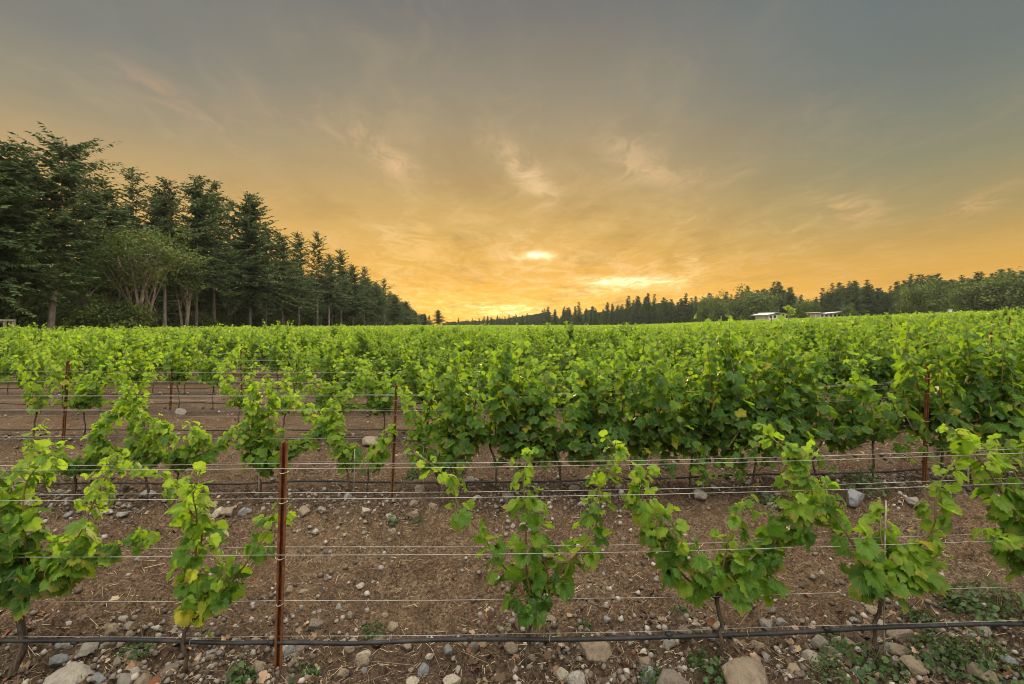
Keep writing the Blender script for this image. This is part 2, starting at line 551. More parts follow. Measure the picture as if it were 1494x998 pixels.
def vnoise(x, y):
    x, y = np.asarray(x, float), np.asarray(y, float)
    xi, yi = np.floor(x).astype(int), np.floor(y).astype(int)
    fx, fy = x - xi, y - yi
    fx, fy = fx * fx * (3 - 2 * fx), fy * fy * (3 - 2 * fy)
    g = lambda a, b: _perm[a & 255, b & 255]
    return (g(xi, yi) * (1 - fx) + g(xi + 1, yi) * fx) * (1 - fy) + (g(xi, yi + 1) * (1 - fx) + g(xi + 1, yi + 1) * fx) * fy


def fbm(x, y, o=4):
    s, a = 0.0, 1.0
    for k in range(o):
        s = s + a * (vnoise(x * 2 ** k + 17 * k, y * 2 ** k + 5 * k) - 0.5)
        a *= 0.55
    return s




def terrain(x, y):
    x, y = np.asarray(x, float), np.asarray(y, float)
    yy = np.clip(y, 0, 260)
    t = x - (0.25 * yy - 0.2)
    sp = 1.6 * np.logaddexp(0, t / 1.6)
    z = 0.045 * sp
    cap = 5.0
    z = cap * np.tanh(z / cap)
    # first row dips a little in the middle and lifts at the far left
    z = z + 0.03 * np.clip(-(x + 1.0) / 3.0, 0, 1) * np.clip((12 - y) / 9, 0, 1)
    z = z - 0.02 * np.clip(y - 320, 0, 500)
    return z


def mound(x, y):
    r = (np.asarray(y, float) - ROW0) / ROWS
    d = (r - np.round(r)) * ROWS
    fade = np.clip((30 - np.asarray(y, float)) / 20, 0, 1)
    return 0.045 * np.exp(-(d / 0.4) ** 2) * fade


def ground_z(x, y):
    x, y = np.asarray(x, float), np.asarray(y, float)
    near = np.clip((16 - y) / 10, 0, 1) * np.clip((14 - np.abs(x)) / 5, 0, 1)
    rough = 0.085 * fbm(x * 2.2, y * 2.2, 3) + 0.075 * fbm(x * 9, y * 9, 4)
    clod = 0.10 * np.clip(fbm(x * 12 + 50, y * 12, 3) - 0.10, 0, 1)
    return terrain(x, y) + mound(x, y) + near * (rough + clod) - 0.045


def gz(x, y):
    return float(ground_z(np.array([x]), np.array([y]))[0])


def at(px, py, y):
    """photo pixel and distance -> world point"""
    return np.array([(px - CX) / F * y, y, EYE + (HY - py) / F * y])


def on_ground(px, py):
    y = EYE * F / (py - HY)
    for _ in range(12):
        x = (px - CX) / F * y
        y = 0.5 * y + 0.5 * (EYE - gz(x, y)) * F / (py - HY)
    return (px - CX) / F * y, y


def build_ground():
    def axis(c0, c1, st, lo, hi, grow=1.13):
        a = list(np.arange(c0, c1, st))
        s, v = st, a[-1]
        up = []
        while v < hi:
            s *= grow
            v += s
            up.append(v)
        s, v = st, a[0]
        dn = []
        while v > lo:
            s *= grow
            v -= s
            dn.append(v)
        return np.array(dn[::-1] + a + up)
    X = axis(-5.5, 5.5, 0.026, -2500, 2500)
    Y = axis(2.0, 6.6, 0.026, -1200, 4500, 1.09)
    gx, gy = np.meshgrid(X, Y)
    Z = ground_z(gx, gy)
    V = np.stack([gx, gy, Z], -1).reshape(-1, 3)
    idx = np.arange(len(X) * len(Y)).reshape(len(Y), len(X))
    q = np.stack([idx[:-1, :-1], idx[:-1, 1:], idx[1:, 1:], idx[1:, :-1]], -1).reshape(-1, 4)
    b = MB()
    b.add(V, q)
    tag(b.build('ground', M_soil), 'brown tilled stony soil of the vineyard', None, None, 'structure')


build_ground()


# ------------------------------------------------------------------ leaves
def leaf_template(kind):
    """grape leaf: stalk at the origin, tip along +Y, about one unit wide; returns ring coords"""
    if kind == 'full':
        half = [(0, .585), (8, .515), (14, .545), (22, .475), (28, .49), (35, .425), (42, .485), (48, .475), (55, .545), (62, .495), (69, .515), (78, .445), (84, .465), (93, .42), (101, .465), (108, .445), (117, .495), (126, .455), (135, .475), (146, .43), (155, .44), (166, .39), (174, .28)]
    elif kind == 'mid':
        half = [(0, .59), (14, .51), (34, .42), (56, .545), (72, .49), (93, .415), (118, .49), (146, .45), (170, .34)]
    else:
        half = [(0, .59), (36, .44), (58, .54), (118, .49), (160, .38)]
    pts = [(math.sin(math.radians(a)) * r, math.cos(math.radians(a)) * r) for a, r in half]
    ring = pts + [(-x, y) for x, y in pts[:0:-1]]
    ring.insert(len(half), (0.0, -0.20))
    ring = np.array(ring)
    ring[:, 1] += 0.20
    return ring


RING = {k: leaf_template(k) for k in ('full', 'mid', 'low')}


def add_leaves(mb, pos, nrm, tip, size, tint, kind='mid', rg=rng):
    pos, nrm, tip = (np.asarray(a, float) for a in (pos, nrm, tip))
    N = len(pos)
    if N == 0:
        return
    n = nrm / (np.linalg.norm(nrm, axis=1)[:, None] + 1e-9)
    y = tip - n * np.sum(tip * n, 1)[:, None]
    y /= np.linalg.norm(y, axis=1)[:, None] + 1e-9
    x = np.cross(y, n)
    size = np.asarray(size)
    ring = RING[kind]
    K = len(ring)
    curl = rg.normal(0.38, 0.42, N)
    fold = rg.normal(0.20, 0.28, N)
    twist = rg.normal(0, 0.45, N)
    ph = rg.random(N) * 6.28
    wob = 1 + rg.normal(0, 0.07, (N, K))

    def place(r2, ripple):
        X = np.broadcast_to(r2[:, 0], (N, len(r2))) * wob[:, :len(r2)]
        Yv = np.broadcast_to(r2[:, 1], (N, len(r2))) * wob[:, :len(r2)]
        rr = X * X + (Yv - 0.15) ** 2
        ang = np.arctan2(X, Yv - .2)
        Z = -curl[:, None] * rr + fold[:, None] * np.abs(X) + twist[:, None] * X * Yv + ripple * np.sin(5 * ang + ph[:, None]) * rr
        P = X[..., None] * x[:, None] + Yv[..., None] * y[:, None] + Z[..., None] * n[:, None]
        return pos[:, None] + size[:, None, None] * P
    outer = place(ring, 0.16 if kind != 'low' else 0.0)
    centre = np.array([[0.0, 0.0]])
    if kind == 'full':
        inner = place(ring * 0.55 + np.array([0, 0.02]), 0.10)
        c = place(centre, 0)
        V = np.concatenate([c, inner, outer], 1)
        i = np.arange(K)
        j = (i + 1) % K
        tri = np.stack([np.zeros(K, int), 1 + j, 1 + i], -1)
        quad = np.stack([1 + i, 1 + j, 1 + K + j, 1 + K + i], -1)
        faces = [tri, quad]
        lc = np.concatenate([centre, ring * .55, ring])
    else:
        c = place(centre, 0)
        V = np.concatenate([c, outer], 1)
        i = np.arange(K)
        j = (i + 1) % K
        faces = [np.stack([np.zeros(K, int), 1 + j, 1 + i], -1)]
        lc = np.concatenate([centre, ring])
    M = V.shape[1]
    off = (np.arange(N) * M)[:, None, None]
    lc3 = np.concatenate([lc, np.zeros((M, 1))], 1)
    mb.add(V.reshape(-1, 3), [(f[None] + off).reshape(-1, f.shape[1]) for f in faces], np.repeat(tint, M), np.tile(lc3, (N, 1)))


def smooth_path(pts, n):
    P = np.asarray(pts, float)
    if len(P) == 2:
        t = np.linspace(0, 1, n)[:, None]
        return P[0] * (1 - t) + P[1] * t
    d = np.concatenate([[0], np.cumsum(np.linalg.norm(np.diff(P, axis=0), axis=1))])
    ext = np.concatenate([[2 * P[0] - P[1]], P, [2 * P[-1] - P[-2]]])
    out = []
    for s in np.linspace(0, d[-1], n):
        k = min(max(np.searchsorted(d, s) - 1, 0), len(P) - 2)
        u = (s - d[k]) / (d[k + 1] - d[k] + 1e-9)
        a, b, c, e = ext[k], ext[k + 1], ext[k + 2], ext[k + 3]
        out.append(0.5 * ((2 * b) + (-a + c) * u + (2 * a - 5 * b + 4 * c - e) * u * u + (-a + 3 * b - 3 * c + e) * u ** 3))
    return np.array(out)


def shoot_leaves(mb, cane, P, rg, size=0.125, step=0.045, kind='mid', tint=0.45, dens=1.0, start=0.08, yellow=0.04, spread=1.0):
    """leaves on both sides of a cane, smaller and lighter towards its tip"""
    d = np.concatenate([[0], np.cumsum(np.linalg.norm(np.diff(P, axis=0), axis=1))])
    L = d[-1]
    size = size * .86
    dens = dens * 1.22
    s = np.arange(start * L, L, step / dens)
    s = s + rg.normal(0, 0.012, len(s))
    s = np.clip(s, 0, L)
    if len(s) == 0:
        return
    base = np.stack([np.interp(s, d, P[:, k]) for k in range(3)], -1)
    u = s / L
    N = len(s)
    side = np.where(np.arange(N) % 2 == 0, 1.0, -1.0)
    az = side * 1.2 + rg.normal(0, 0.9, N) + np.where(rg.random(N) < .5, 0, math.pi)
    pd = np.stack([np.sin(az) * 0.75, -np.cos(az) * 1.0, rg.normal(0.25, 0.35, N)], -1)
    pd /= np.linalg.norm(pd, axis=1)[:, None]
    pl = (0.03 + 0.06 * rg.random(N)) * spread * (1.1 - 0.5 * u)
    pos = base + pd * pl[:, None]
    up = np.array([0, 0, 1.0])
    nrm = pd * np.array([.6, .9, .2]) + up * rg.uniform(0.15, 0.95, N)[:, None] + rg.normal(0, 0.28, (N, 3))
    tip = pd * 0.55 - up * rg.uniform(0.2, 1.0, N)[:, None] + rg.normal(0, 0.3, (N, 3))
    top = u > 0.9
    tip[top] = pd[top] + up * 0.4
    sz = size * (1.0 - 0.48 * u ** 2.6) * rg.uniform(0.5, 1.22, N)
    tn = np.clip(tint + 0.36 * (u - 0.45) + rg.normal(0, 0.17, N), 0.0, 0.86)
    yl = rg.random(N) < yellow * (1.6 - u)
    tn[yl] = rg.uniform(0.9, 1.0, yl.sum())
    add_leaves(mb, pos, nrm, tip, sz, tn, kind, rg)
    if cane is not None:
        for a, b in zip(base, pos):
            cane.tube(np.array([a, (a + b) / 2 + [0, 0, .006], b]), [0.0016, 0.0013, 0.0012], 3, .6, .9, False)


def trunk_mesh(mb, P, r0, r1, rg, sides=8):
    P = smooth_path(P, 9)
    P[1:-1] += rg.normal(0, 0.006, (7, 3))
    r = np.linspace(r0, r1, 9) * (1 + rg.normal(0, .08, 9))
    r[0] *= 1.35
    r[-1] *= 1.25
    mb.tube(P, r, sides)


# ------------------------------------------------------------------ the first row, one vine after another
def first_row():
    Y = ROW0
    G1 = 'grape vines of the nearest trellis row'
    V = []
    # label, trunk points, canes [(points, step density, leaf size, tint, yellow)]
    V.append(('bushy dark green vine with thick black trunk, leftmost in the nearest row', [(20, 990), (30, 930), (27, 870)], .019, [
        ([(28, 875), (12, 820), (-4, 760), (-20, 690)], 2.0, .14, .25, .03), ([(28, 872), (34, 800), (22, 730), (38, 690), (80, 652)], 1.5, .13, .5, .02),
        ([(28, 872), (70, 850), (98, 815), (122, 765), (140, 715), (190, 660)], 1.5, .125, .5, .02), ([(30, 870), (75, 845), (120, 822), (165, 800), (212, 795)], 1.5, .14, .35, .05),
        ([(26, 872), (20, 850), (10, 800), (20, 760)], 2.2, .14, .22, .05), ([(26, 878), (0, 850), (-40, 800)], 1.7, .14, .22, .06), ([(30, 876), (60, 840), (80, 800)], 1.7, .14, .28, .08)]))
    V.append(('small vine with yellowing lower leaves, just left of the nearest rusty post', [(272, 990), (276, 930), (284, 885)], .010, [
        ([(284, 890), (284, 830), (288, 770), (268, 735), (228, 708), (190, 686)], 1.05, .12, .48, .05), ([(284, 888), (292, 810), (298, 745), (310, 705), (326, 668)], 1.15, .12, .52, .06),
        ([(285, 890), (325, 862), (362, 810), (395, 768), (412, 745)], 1.35, .12, .3, .03), ([(284, 890), (278, 850), (270, 825)], 1.3, .11, .72, .6),
        ([(282, 905), (296, 900), (292, 928)], .8, .10, .7, .55), ([(287, 888), (330, 845), (336, 825)], 1.2, .10, .7, .4)]))
    V.append(('slender open vine of three upright canes, in the middle of the nearest row', [(768, 992), (771, 930), (777, 882)], .0095, [
        ([(777, 886), (725, 815), (695, 770), (668, 742), (652, 700), (614, 656)], .72, .120, .46, .02), ([(776, 885), (764, 820), (770, 750), (765, 700), (776, 660)], .95, .125, .42, .02),
        ([(777, 880), (800, 850), (788, 800), (782, 730)], .75, .12, .38, .02), ([(778, 884), (815, 850), (850, 800), (872, 765), (882, 735), (872, 700)], 1.05, .125, .33, .02),
        ([(778, 886), (760, 870), (755, 880)], 1.6, .11, .35, .05), ([(780, 884), (810, 868), (815, 880)], 1.6, .11, .32, .05), ([(850, 805), (866, 820), (862, 840)], .9, .10, .55, .1)]))
    V.append(('leafy vine with tall left cane and bright tips, right of the slender middle one', [(1048, 985), (1050, 930), (1047, 872)], .011, [
        ([(1047, 876), (995, 840), (952, 778), (928, 715), (912, 670), (884, 638)], 1.25, .125, .55, .02), ([(985, 832), (962, 780), (938, 720), (950, 690)], 1.0, .12, .56, .02), ([(1047, 874), (1035, 830), (990, 790), (975, 745)], 1.2, .125, .45, .02),
        ([(1047, 874), (1100, 830), (1148, 785), (1190, 730), (1172, 680), (1128, 640)], 1.6, .135, .42, .02), ([(1048, 870), (1060, 810), (1078, 770), (1088, 735)], 1.0, .12, .45, .02),
        ([(1050, 872), (1085, 862), (1120, 862), (1150, 880)], 1.0, .12, .4, .03), ([(1120, 810), (1150, 760), (1165, 700), (1195, 655)], 1.1, .13, .55, .02), ([(900, 700), (885, 690), (872, 735)], .8, .10, .62, .02)]))
    V.append(('rounded vine with bright yellow-green leaves beside a thin pale stake', [(1282, 985), (1280, 930), (1284, 868)], .010, [
        ([(1284, 870), (1255, 820), (1235, 780), (1210, 740), (1195, 700)], 1.2, .135, .45, .02), ([(1284, 868), (1290, 820), (1288, 780), (1300, 745)], 1.5, .13, .66, .03),
        ([(1285, 868), (1330, 815), (1352, 765), (1366, 715), (1384, 665)], 1.1, .125, .62, .03), ([(1285, 870), (1325, 845), (1362, 825), (1372, 818)], 1.5, .13, .5, .03),
        ([(1284, 872), (1300, 835), (1330, 790)], 1.4, .13, .64, .03), ([(1284, 870), (1262, 840), (1250, 800)], 1.2, .13, .55, .03)]))
    V.append(('large vine reaching into the photo from the right edge, nearest row', [(1535, 975), (1533, 920), (1530, 862)], .012, [
        ([(1530, 865), (1500, 790), (1470, 725), (1440, 675), (1385, 620)], 1.5, .13, .58, .02), ([(1530, 864), (1510, 780), (1495, 700), (1480, 650)], 1.7, .135, .5, .02),
        ([(1530, 864), (1480, 800), (1440, 775), (1402, 770)], 1.0, .125, .58, .02), ([(1530, 862), (1560, 780), (1550, 680), (1500, 640)], 1.6, .135, .45, .02)]))
    for i, (lab, tr, r, canes) in enumerate(V):
        hand_vine(100 + i, Y, lab, G1, tr, r, canes, 'full', .90, 2.3, .06)


def hand_vine(seed, Y, lab, grp, tr, r, canes, kind, ks, kd, depth):
    """one vine whose trunk and canes follow given lines in the plane of its row"""
    rg = np.random.default_rng(seed)
    x0 = (tr[0][0] - CX) / F * Y
    root = empty('grape_vine', (x0, Y, gz(x0, Y) - 0.01))
    tag(root, lab, 'grape vine', grp)
    o3 = np.array(root.location)
    tp = np.array([at(px, py, Y) for px, py in tr]) - o3
    tp[0, 2] = 0.0
    tp[:, 1] += rg.normal(0, .015, len(tp))
    b = MB()
    trunk_mesh(b, tp, r, r * .85, rg)
    b.build('trunk', M_vinebark, root)
    for pts, dens, size, tint, yel in canes:
        dy = rg.normal(0, depth)
        w = np.array([at(px, py, Y) for px, py in pts]) - o3
        f = np.linspace(0, 1, len(w))
        w[:, 1] += dy * f + rg.normal(0, depth * .4, len(w)) * f + tp[-1, 1]
        w[1:] += rg.normal(0, .008, (len(w) - 1, 3))
        P = smooth_path(w, 26)
        c, l = MB(), MB()
        c.tube(P, np.linspace(.0060, .0028, 26), 6, .1, 1.0)
        shoot_leaves(l, c, P, rg, size * ks, .048, kind, tint, dens * (kd if dens > .7 else kd * .65), .10, yel, 1.2)
        co = c.build('cane', M_cane, root)
        l.build('foliage', M_leaf, co)


first_row()


# ------------------------------------------------------------------ vine variants for the rows behind
def make_vine(seed, form, kind, split):
    """one grape vine at the origin, row along X; FORM: sparse, bushy, full, column, small"""
    rg = np.random.default_rng(seed)
    root = empty('grape_vine')
    b = MB()
    hz = {'sparse': .42, 'bushy': .50, 'full': .50 if split else .57, 'column': .45, 'small': .36}[form] + rg.normal(0, .03)
    trunk_mesh(b, [(0, 0, -.03), (rg.normal(0, .02), rg.normal(0, .02), hz * .5), (rg.normal(0, .03), 0, hz)], .0115, .009, rg, 6)
    canes = []
    head = np.array([0, 0, hz])
    if form == 'full':
        for sx in (-1, 1):
            b.tube(smooth_path([head, head + [sx * .22, 0, .05], head + [sx * .45, 0, .03]], 6), np.linspace(.011, .007, 6), 6)
        for k in range(15):
            x = -.47 + .94 * (k + .5) / 15 + rg.normal(0, .03)
            h = rg.uniform(.60, 1.0)
            lean = rg.normal(0, .14)
            canes.append([(x, 0, hz + .03), (x + lean * .5, rg.normal(0, .10), hz + h * .5), (x + lean + rg.normal(0, .06), rg.normal(0, .16), hz + h)])
        for k in range(9):
            x = rg.uniform(-.5, .5)
            canes.append([(x, 0, hz + .15), (x + rg.normal(0, .1), rg.choice([-.16, .16]), hz + .1), (x + rg.normal(0, .15), rg.choice([-.22, .22]), hz - rg.uniform(.1, .28))])
        size, dens, tint, yel = .128, 1.8, .19, .012
    elif form == 'bushy':
        for k in range(10):
            a = rg.uniform(-.95, .95)
            h = rg.uniform(.45, .98)
            canes.append([head, head + [math.sin(a) * h * .5, rg.normal(0, .1), h * .45], head + [math.sin(a) * h * .85, rg.normal(0, .16), h]])
        for sx in (-1, 1):
            canes.append([head, head + [sx * .2, 0, .05], head + [sx * .48, rg.normal(0, .06), .10]])
        size, dens, tint, yel = .12, 1.75, .52, .03
    elif form == 'column':
        for k in range(6):
            a = rg.normal(0, .22)
            h = rg.uniform(.6, .95)
            canes.append([head, head + [math.sin(a) * h * .5, rg.normal(0, .07), h * .5], head + [math.sin(a) * h, rg.normal(0, .1), h]])
        canes.append([head + [0, 0, .1], head + [.22, .05, .22], head + [.48, 0, .30]])
        size, dens, tint, yel = .12, 1.9, .46, .03
    elif form == 'sparse':
        for a in (-.62, -.12, .38) if seed % 2 else (-.40, .10, .62):
            a += rg.normal(0, .08)
            h = rg.uniform(.65, .95)
            canes.append([head, head + [math.sin(a) * h * .55, rg.normal(0, .06), math.cos(a) * h * .5], head + [math.sin(a) * h * .9, rg.normal(0, .09), math.cos(a) * h]])
        size, dens, tint, yel = .118, 2.4, .60, .06
    else:
        for a in (-.5, .1, .6):
            h = rg.uniform(.25, .4)
            canes.append([head, head + [math.sin(a) * h * .5, 0, h * .4], head + [math.sin(a) * h, rg.normal(0, .06), h * .8]])
        size, dens, tint, yel = .11, 1.5, .36, .06
    b.build('trunk', M_vinebark, root)
    step = {'full': .048, 'mid': .048, 'low': .052}[kind]
    if kind == 'low':
        size *= 1.12
    C, L = MB(), MB()
    for p in canes:
        P = smooth_path(p, 14)
        if split:
            C, L = MB(), MB()
        C.tube(P, np.linspace(.005, .002, 14), 5, .1, .85)
        shoot_leaves(L, None, P, rg, size, step, kind, tint + rg.normal(0, .05), dens, .02, yel, 1.25)
        if split:
            co = C.build('cane', M_cane, root)
            L.build('foliage', M_leaf, co)
    if not split:
        co = C.build('cane', M_cane, root)
        L.build('foliage', M_leaf, co)
    return root


FORMS = ['sparse', 'bushy', 'full', 'column', 'small']
PROTO = {}


def proto(form, kind, split, v):
    k = (form, kind, split, v)
    if k not in PROTO:
        PROTO[k] = [make_vine(1000 + 37 * v + 7 * FORMS.index(form) + (300 if split else 0), form, kind, split), False]
    return PROTO[k]


def put_vine(form, kind, split, v, loc, rz, sc):
    p = proto(form, kind, split, v)
    if p[1]:
        o = copy_tree(p[0])
    else:
        o, p[1] = p[0], True
    o.location, o.rotation_euler, o.scale = loc, (0, 0, rz), sc
    return o


ORD = ['', 'first', 'second', 'third', 'fourth', 'fifth', 'sixth', 'seventh', 'eighth', 'ninth', 'tenth', 'eleventh', 'twelfth', 'thirteenth', 'fourteenth', 'fifteenth',
       'sixteenth', 'seventeenth', 'eighteenth', 'nineteenth', 'twentieth', 'twenty-first', 'twenty-second', 'twenty-third', 'twenty-fourth', 'twenty-fifth', 'twenty-sixth', 'twenty-seventh', 'twenty-eighth', 'twenty-ninth', 'thirtieth',
       'thirty-first', 'thirty-second', 'thirty-third', 'thirty-fourth', 'thirty-fifth', 'thirty-sixth']
LOOK = {'sparse': 'thin yellow-green vine with a few upright canes', 'bushy': 'light green bushy vine', 'full': 'full dark green leafy vine', 'column': 'tall narrow column-shaped vine',
        'small': 'small stunted dark vine'}


def second_row():
    Y = ROW0 + ROWS
    G = 'grape vines of the second trellis row'
    # column, form, height scale, label
    HV = [
        ('dark stunted vine under the leftmost rusty post, second row', [(108, 738), (112, 712), (110, 690)], .013, [([(110, 692), (95, 672), (84, 664)], 1.6, .12, .22, .03), ([(110, 690), (132, 668), (150, 662)], 1.6, .12, .22, .03), ([(110, 690), (150, 682), (165, 688)], 1.2, .11, .25, .03), ([(110, 690), (112, 668), (108, 655)], 1.5, .11, .25, .03)]),
        ('thin vine with one pale upright shoot at the left edge of the second row', [(42, 738), (46, 715), (44, 695)], .010, [([(44, 695), (66, 665), (70, 640), (73, 612)], .9, .11, .55, .03), ([(44, 695), (20, 672), (5, 655)], .6, .10, .45, .05)]),
        ('wide light green vine with one long cane leaning right, second row', [(214, 738), (216, 710), (211, 678)], .013, [([(210, 676), (168, 655), (148, 640), (176, 604), (216, 562)], 1.7, .125, .50, .03), ([(210, 672), (198, 625), (205, 592), (217, 578)], 1.7, .12, .48, .03), ([(212, 675), (228, 640), (216, 602), (222, 585)], 1.6, .12, .52, .03),
            ([(212, 672), (236, 645), (252, 628), (238, 608)], 1.4, .12, .60, .05), ([(210, 676), (180, 664), (160, 668)], 1.6, .11, .3, .05), ([(212, 676), (240, 668), (250, 672)], 1.6, .11, .3, .05)]),
        ('low light green vine with yellow upright tip, second row', [(262, 738), (263, 710), (258, 678)], .012, [([(258, 674), (254, 642), (240, 612)], 1.5, .12, .62, .06), ([(258, 672), (286, 650), (302, 630), (290, 616)], 1.6, .12, .52, .03), ([(258, 677), (302, 660), (340, 634), (362, 624)], 1.7, .12, .48, .03),
            ([(258, 676), (275, 655), (278, 640)], 1.6, .12, .4, .04), ([(258, 678), (290, 670), (310, 660)], 1.6, .12, .32, .04)]),
        ('tall dense column-shaped vine right behind the nearest post', [(378, 746), (380, 715), (378, 685)], .013, [([(378, 685), (370, 625), (376, 580), (386, 556)], 2.0, .125, .42, .02), ([(378, 688), (386, 640), (394, 594), (402, 558)], 2.0, .125, .45, .02), ([(378, 688), (368, 660), (362, 630)], 1.6, .12, .36, .03),
            ([(380, 690), (412, 668), (444, 640), (472, 622), (482, 600), (488, 582), (512, 574)], 1.9, .12, .42, .03), ([(379, 690), (384, 670), (388, 640)], 2.0, .12, .30, .02), ([(420, 662), (432, 650), (450, 650)], 1.5, .12, .34, .02)]),
        ('vine with arching canes and a few yellow leaves left of the thin post', [(508, 742), (511, 712), (505, 685)], .011, [([(505, 685), (494, 655), (476, 630), (450, 610), (425, 598), (410, 574)], 1.6, .12, .48, .03), ([(505, 683), (500, 645), (492, 612), (488, 590)], 1.3, .12, .58, .12), ([(505, 685), (512, 668), (504, 655)], 1.6, .12, .4, .03)]),
        ('small yellow-green vine leaning onto the thin middle post, second row', [(530, 738), (536, 710), (538, 684)], .009, [([(538, 684), (556, 656), (570, 632), (578, 618)], 1.7, .115, .62, .05), ([(538, 684), (552, 668), (560, 662)], 1.5, .11, .55, .05)]),
        ('open tall vine right of the thin middle post, second row', [(636, 745), (640, 715), (636, 692)], .012, [([(636, 690), (616, 645), (600, 605), (588, 566)], 1.6, .125, .45, .02), ([(636, 690), (642, 640), (626, 602), (632, 562), (622, 538)], 1.6, .125, .50, .02), ([(637, 690), (664, 655), (676, 618), (660, 590), (670, 560)], 1.6, .125, .42, .02),
            ([(636, 692), (660, 668), (694, 640), (700, 610)], 1.6, .125, .38, .02), ([(636, 692), (612, 672), (590, 650)], .9, .11, .42, .04)]),
    ]
    for i, (lab, tr, r, canes) in enumerate(HV):
        hand_vine(300 + i, Y, lab, G, tr, r, canes, 'mid', 1.0, 2.5, .12)
    # column, form, height scale, label
    L = [(720, 'full', .96, 'dark leafy vine above the slender middle vine, second row'), (815, 'full', .82, 'low dark leafy vine right of the slender one, second row'),
         (915, 'full', 1.0, 'full vine behind the tall bright left cane, second row'), (1010, 'full', .86, 'lower full vine between two taller ones, second row'),
         (1100, 'full', 1.04, 'tallest full vine with hanging dark leaves, second row'), (1195, 'full', .84, 'full vine ending before the bare gap, second row'),
         (1275, 'small', 1.3, 'small thin vine in the gap left of the right-hand post'), (1385, 'full', 1.08, 'dense dark vine just right of the right-hand post'),
         (1465, 'full', 1.06, 'dense dark vine at the right edge, second row'), (1560, 'full', .95, 'dense dark vine cut by the right edge, second row')]
    for i, (px, form, sc, lab) in enumerate(L):
        x = (px - CX) / F * Y
        o = put_vine(form, 'mid', True, i % (5 if form == 'full' else 3), (x, Y, gz(x, Y)), 0.0 if i % 2 else math.pi, (1.1, 1.15, sc * 1.10))
        tag(o, lab, 'grape vine', G)


second_row()

VINES = []   # (row, x, y)


def hand_rows():
    """rows three to ten as single vines"""
    rg = np.random.default_rng(21)
    total = 0
    for k in range(3, 11):
        y = ROW0 + ROWS * (k - 1)
        left, right = max(-1.09 * y - .4, -40), 1.09 * y + .5
        x = left + rg.uniform(0, .4)
        i = 0
        while x < right:
            px = CX + x / y * F
            v = fbm(np.array([x * .35 + 9 * k]), np.array([k * 3.1]), 2)[0]
            if k == 3:
                form = 'sparse' if px < 470 else ('bushy' if px < 560 else 'full')
                if px < 470 and v > -.02:
                    form = 'bushy'
            elif k <= 5:
                form = 'bushy' if px < 520 and v < .25 else 'full'
                if px < 480 and v < -.22:
                    form = 'sparse'
            else:
                form = 'full' if (px > 480 or v > -.1) else 'bushy'
            if k <= 4 and px < 480 and rg.random() < .04:
                x += .9
                continue
            i += 1
            sc = {'sparse': 1.10, 'bushy': 1.10, 'full': 1.0, 'column': 1}[form] * (1 + (.38 if px < 800 else .25) * v) * rg.uniform(.88, 1.07)
            if k == 3 and form == 'full':
                sc *= .97
            if k >= 4:
                sc *= 1.03
            o = put_vine(form, 'mid' if k <= 5 else 'low', False, int(rg.integers(0, 6)), (x, y + rg.normal(0, .03), gz(x, y)), 0.0 if rg.random() < .5 else math.pi, (1.06, 1.0, sc))
            third = 'left part' if px < 498 else ('middle' if px < 996 else 'right part')
            if k <= 5:
                lab = f'{LOOK[form]}, {ORD[i]} from the left in the {ORD[k]} row'
            else:
                lab = f'{LOOK[form]} merging into the hedge-like {ORD[k]} row, {third} of the photo'
            tag(o, lab, 'grape vine', f'grape vines of the {ORD[k]} trellis row')
            x += rg.uniform(.84, .98) * (.84 if (k <= 5 and px < 520) else 1.0)


hand_rows()


def far_vines():
    """every row beyond the tenth: thousands of vines that read as one leafy mass"""
    rg = np.random.default_rng(8)
    mb = MB()
    for k in range(11, 128):
        y = ROW0 + ROWS * (k - 1)
        left, right = max(-1.12 * y, -40.5), min(1.12 * y, 178)
        W_ = right - left
        per = np.interp(y, [27, 50, 100, 200, 330], [95, 52, 20, 8, 4])
        s = np.interp(y, [27, 50, 100, 200, 330], [.135, .16, .24, .38, .5])
        N = int(W_ * per)
        x = left + rg.random(N) * W_
        vig = fbm(x * .45 + 7 * k, np.full(N, k * 1.7), 3)
        rowh = rg.normal(0, .07)
        ht = 1.46 + rowh + .50 * vig + .22 * fbm(x * 2.1, np.full(N, k * 5.3), 2)
        lo = np.where(rg.random(N) < .7, .75, .35)
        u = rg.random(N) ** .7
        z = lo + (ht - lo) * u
        tips = rg.random(N) < .05
        z[tips] += rg.random(tips.sum()) * .22
        dy = rg.normal(0, .17, N) * (1.15 - .5 * u)
        g = terrain(x, np.full(N, y))
        pos = np.stack([x, y + dy, g + z], -1)
        nrm = np.stack([rg.normal(0, .5, N), np.sign(dy) * rg.uniform(.1, 1, N), rg.uniform(.2, 1.1, N)], -1)
        tip = np.stack([rg.normal(0, .6, N), np.sign(dy) * .5, -rg.uniform(.1, 1, N)], -1)
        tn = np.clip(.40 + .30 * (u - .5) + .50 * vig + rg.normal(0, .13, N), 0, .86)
        yl = rg.random(N) < .02
        tn[yl] = .95
        sz = s * rg.uniform(.7, 1.25, N)
        if y < 45:
            add_leaves(mb, pos, nrm, tip, sz, tn, 'low', rg)
        else:
            n = nrm / np.linalg.norm(nrm, axis=1)[:, None]
            yv = tip - n * np.sum(tip * n, 1)[:, None]
            yv /= np.linalg.norm(yv, axis=1)[:, None]
            xv = np.cross(yv, n)
            sz = sz[:, None]
            V = np.stack([pos, pos + sz * (.5 * xv + .45 * yv + .12 * n), pos + sz * yv - .1 * sz * n, pos + sz * (-.5 * xv + .4 * yv + .12 * n)], 1).reshape(-1, 3)
            mb.add(V, np.arange(N * 4).reshape(N, 4), np.repeat(tn, 4))
    o = mb.build('distant_vines', M_leaf_far)
    tag(o, 'unbroken green mass of distant vine rows reaching the trees', 'vines', None, 'stuff')


far_vines()


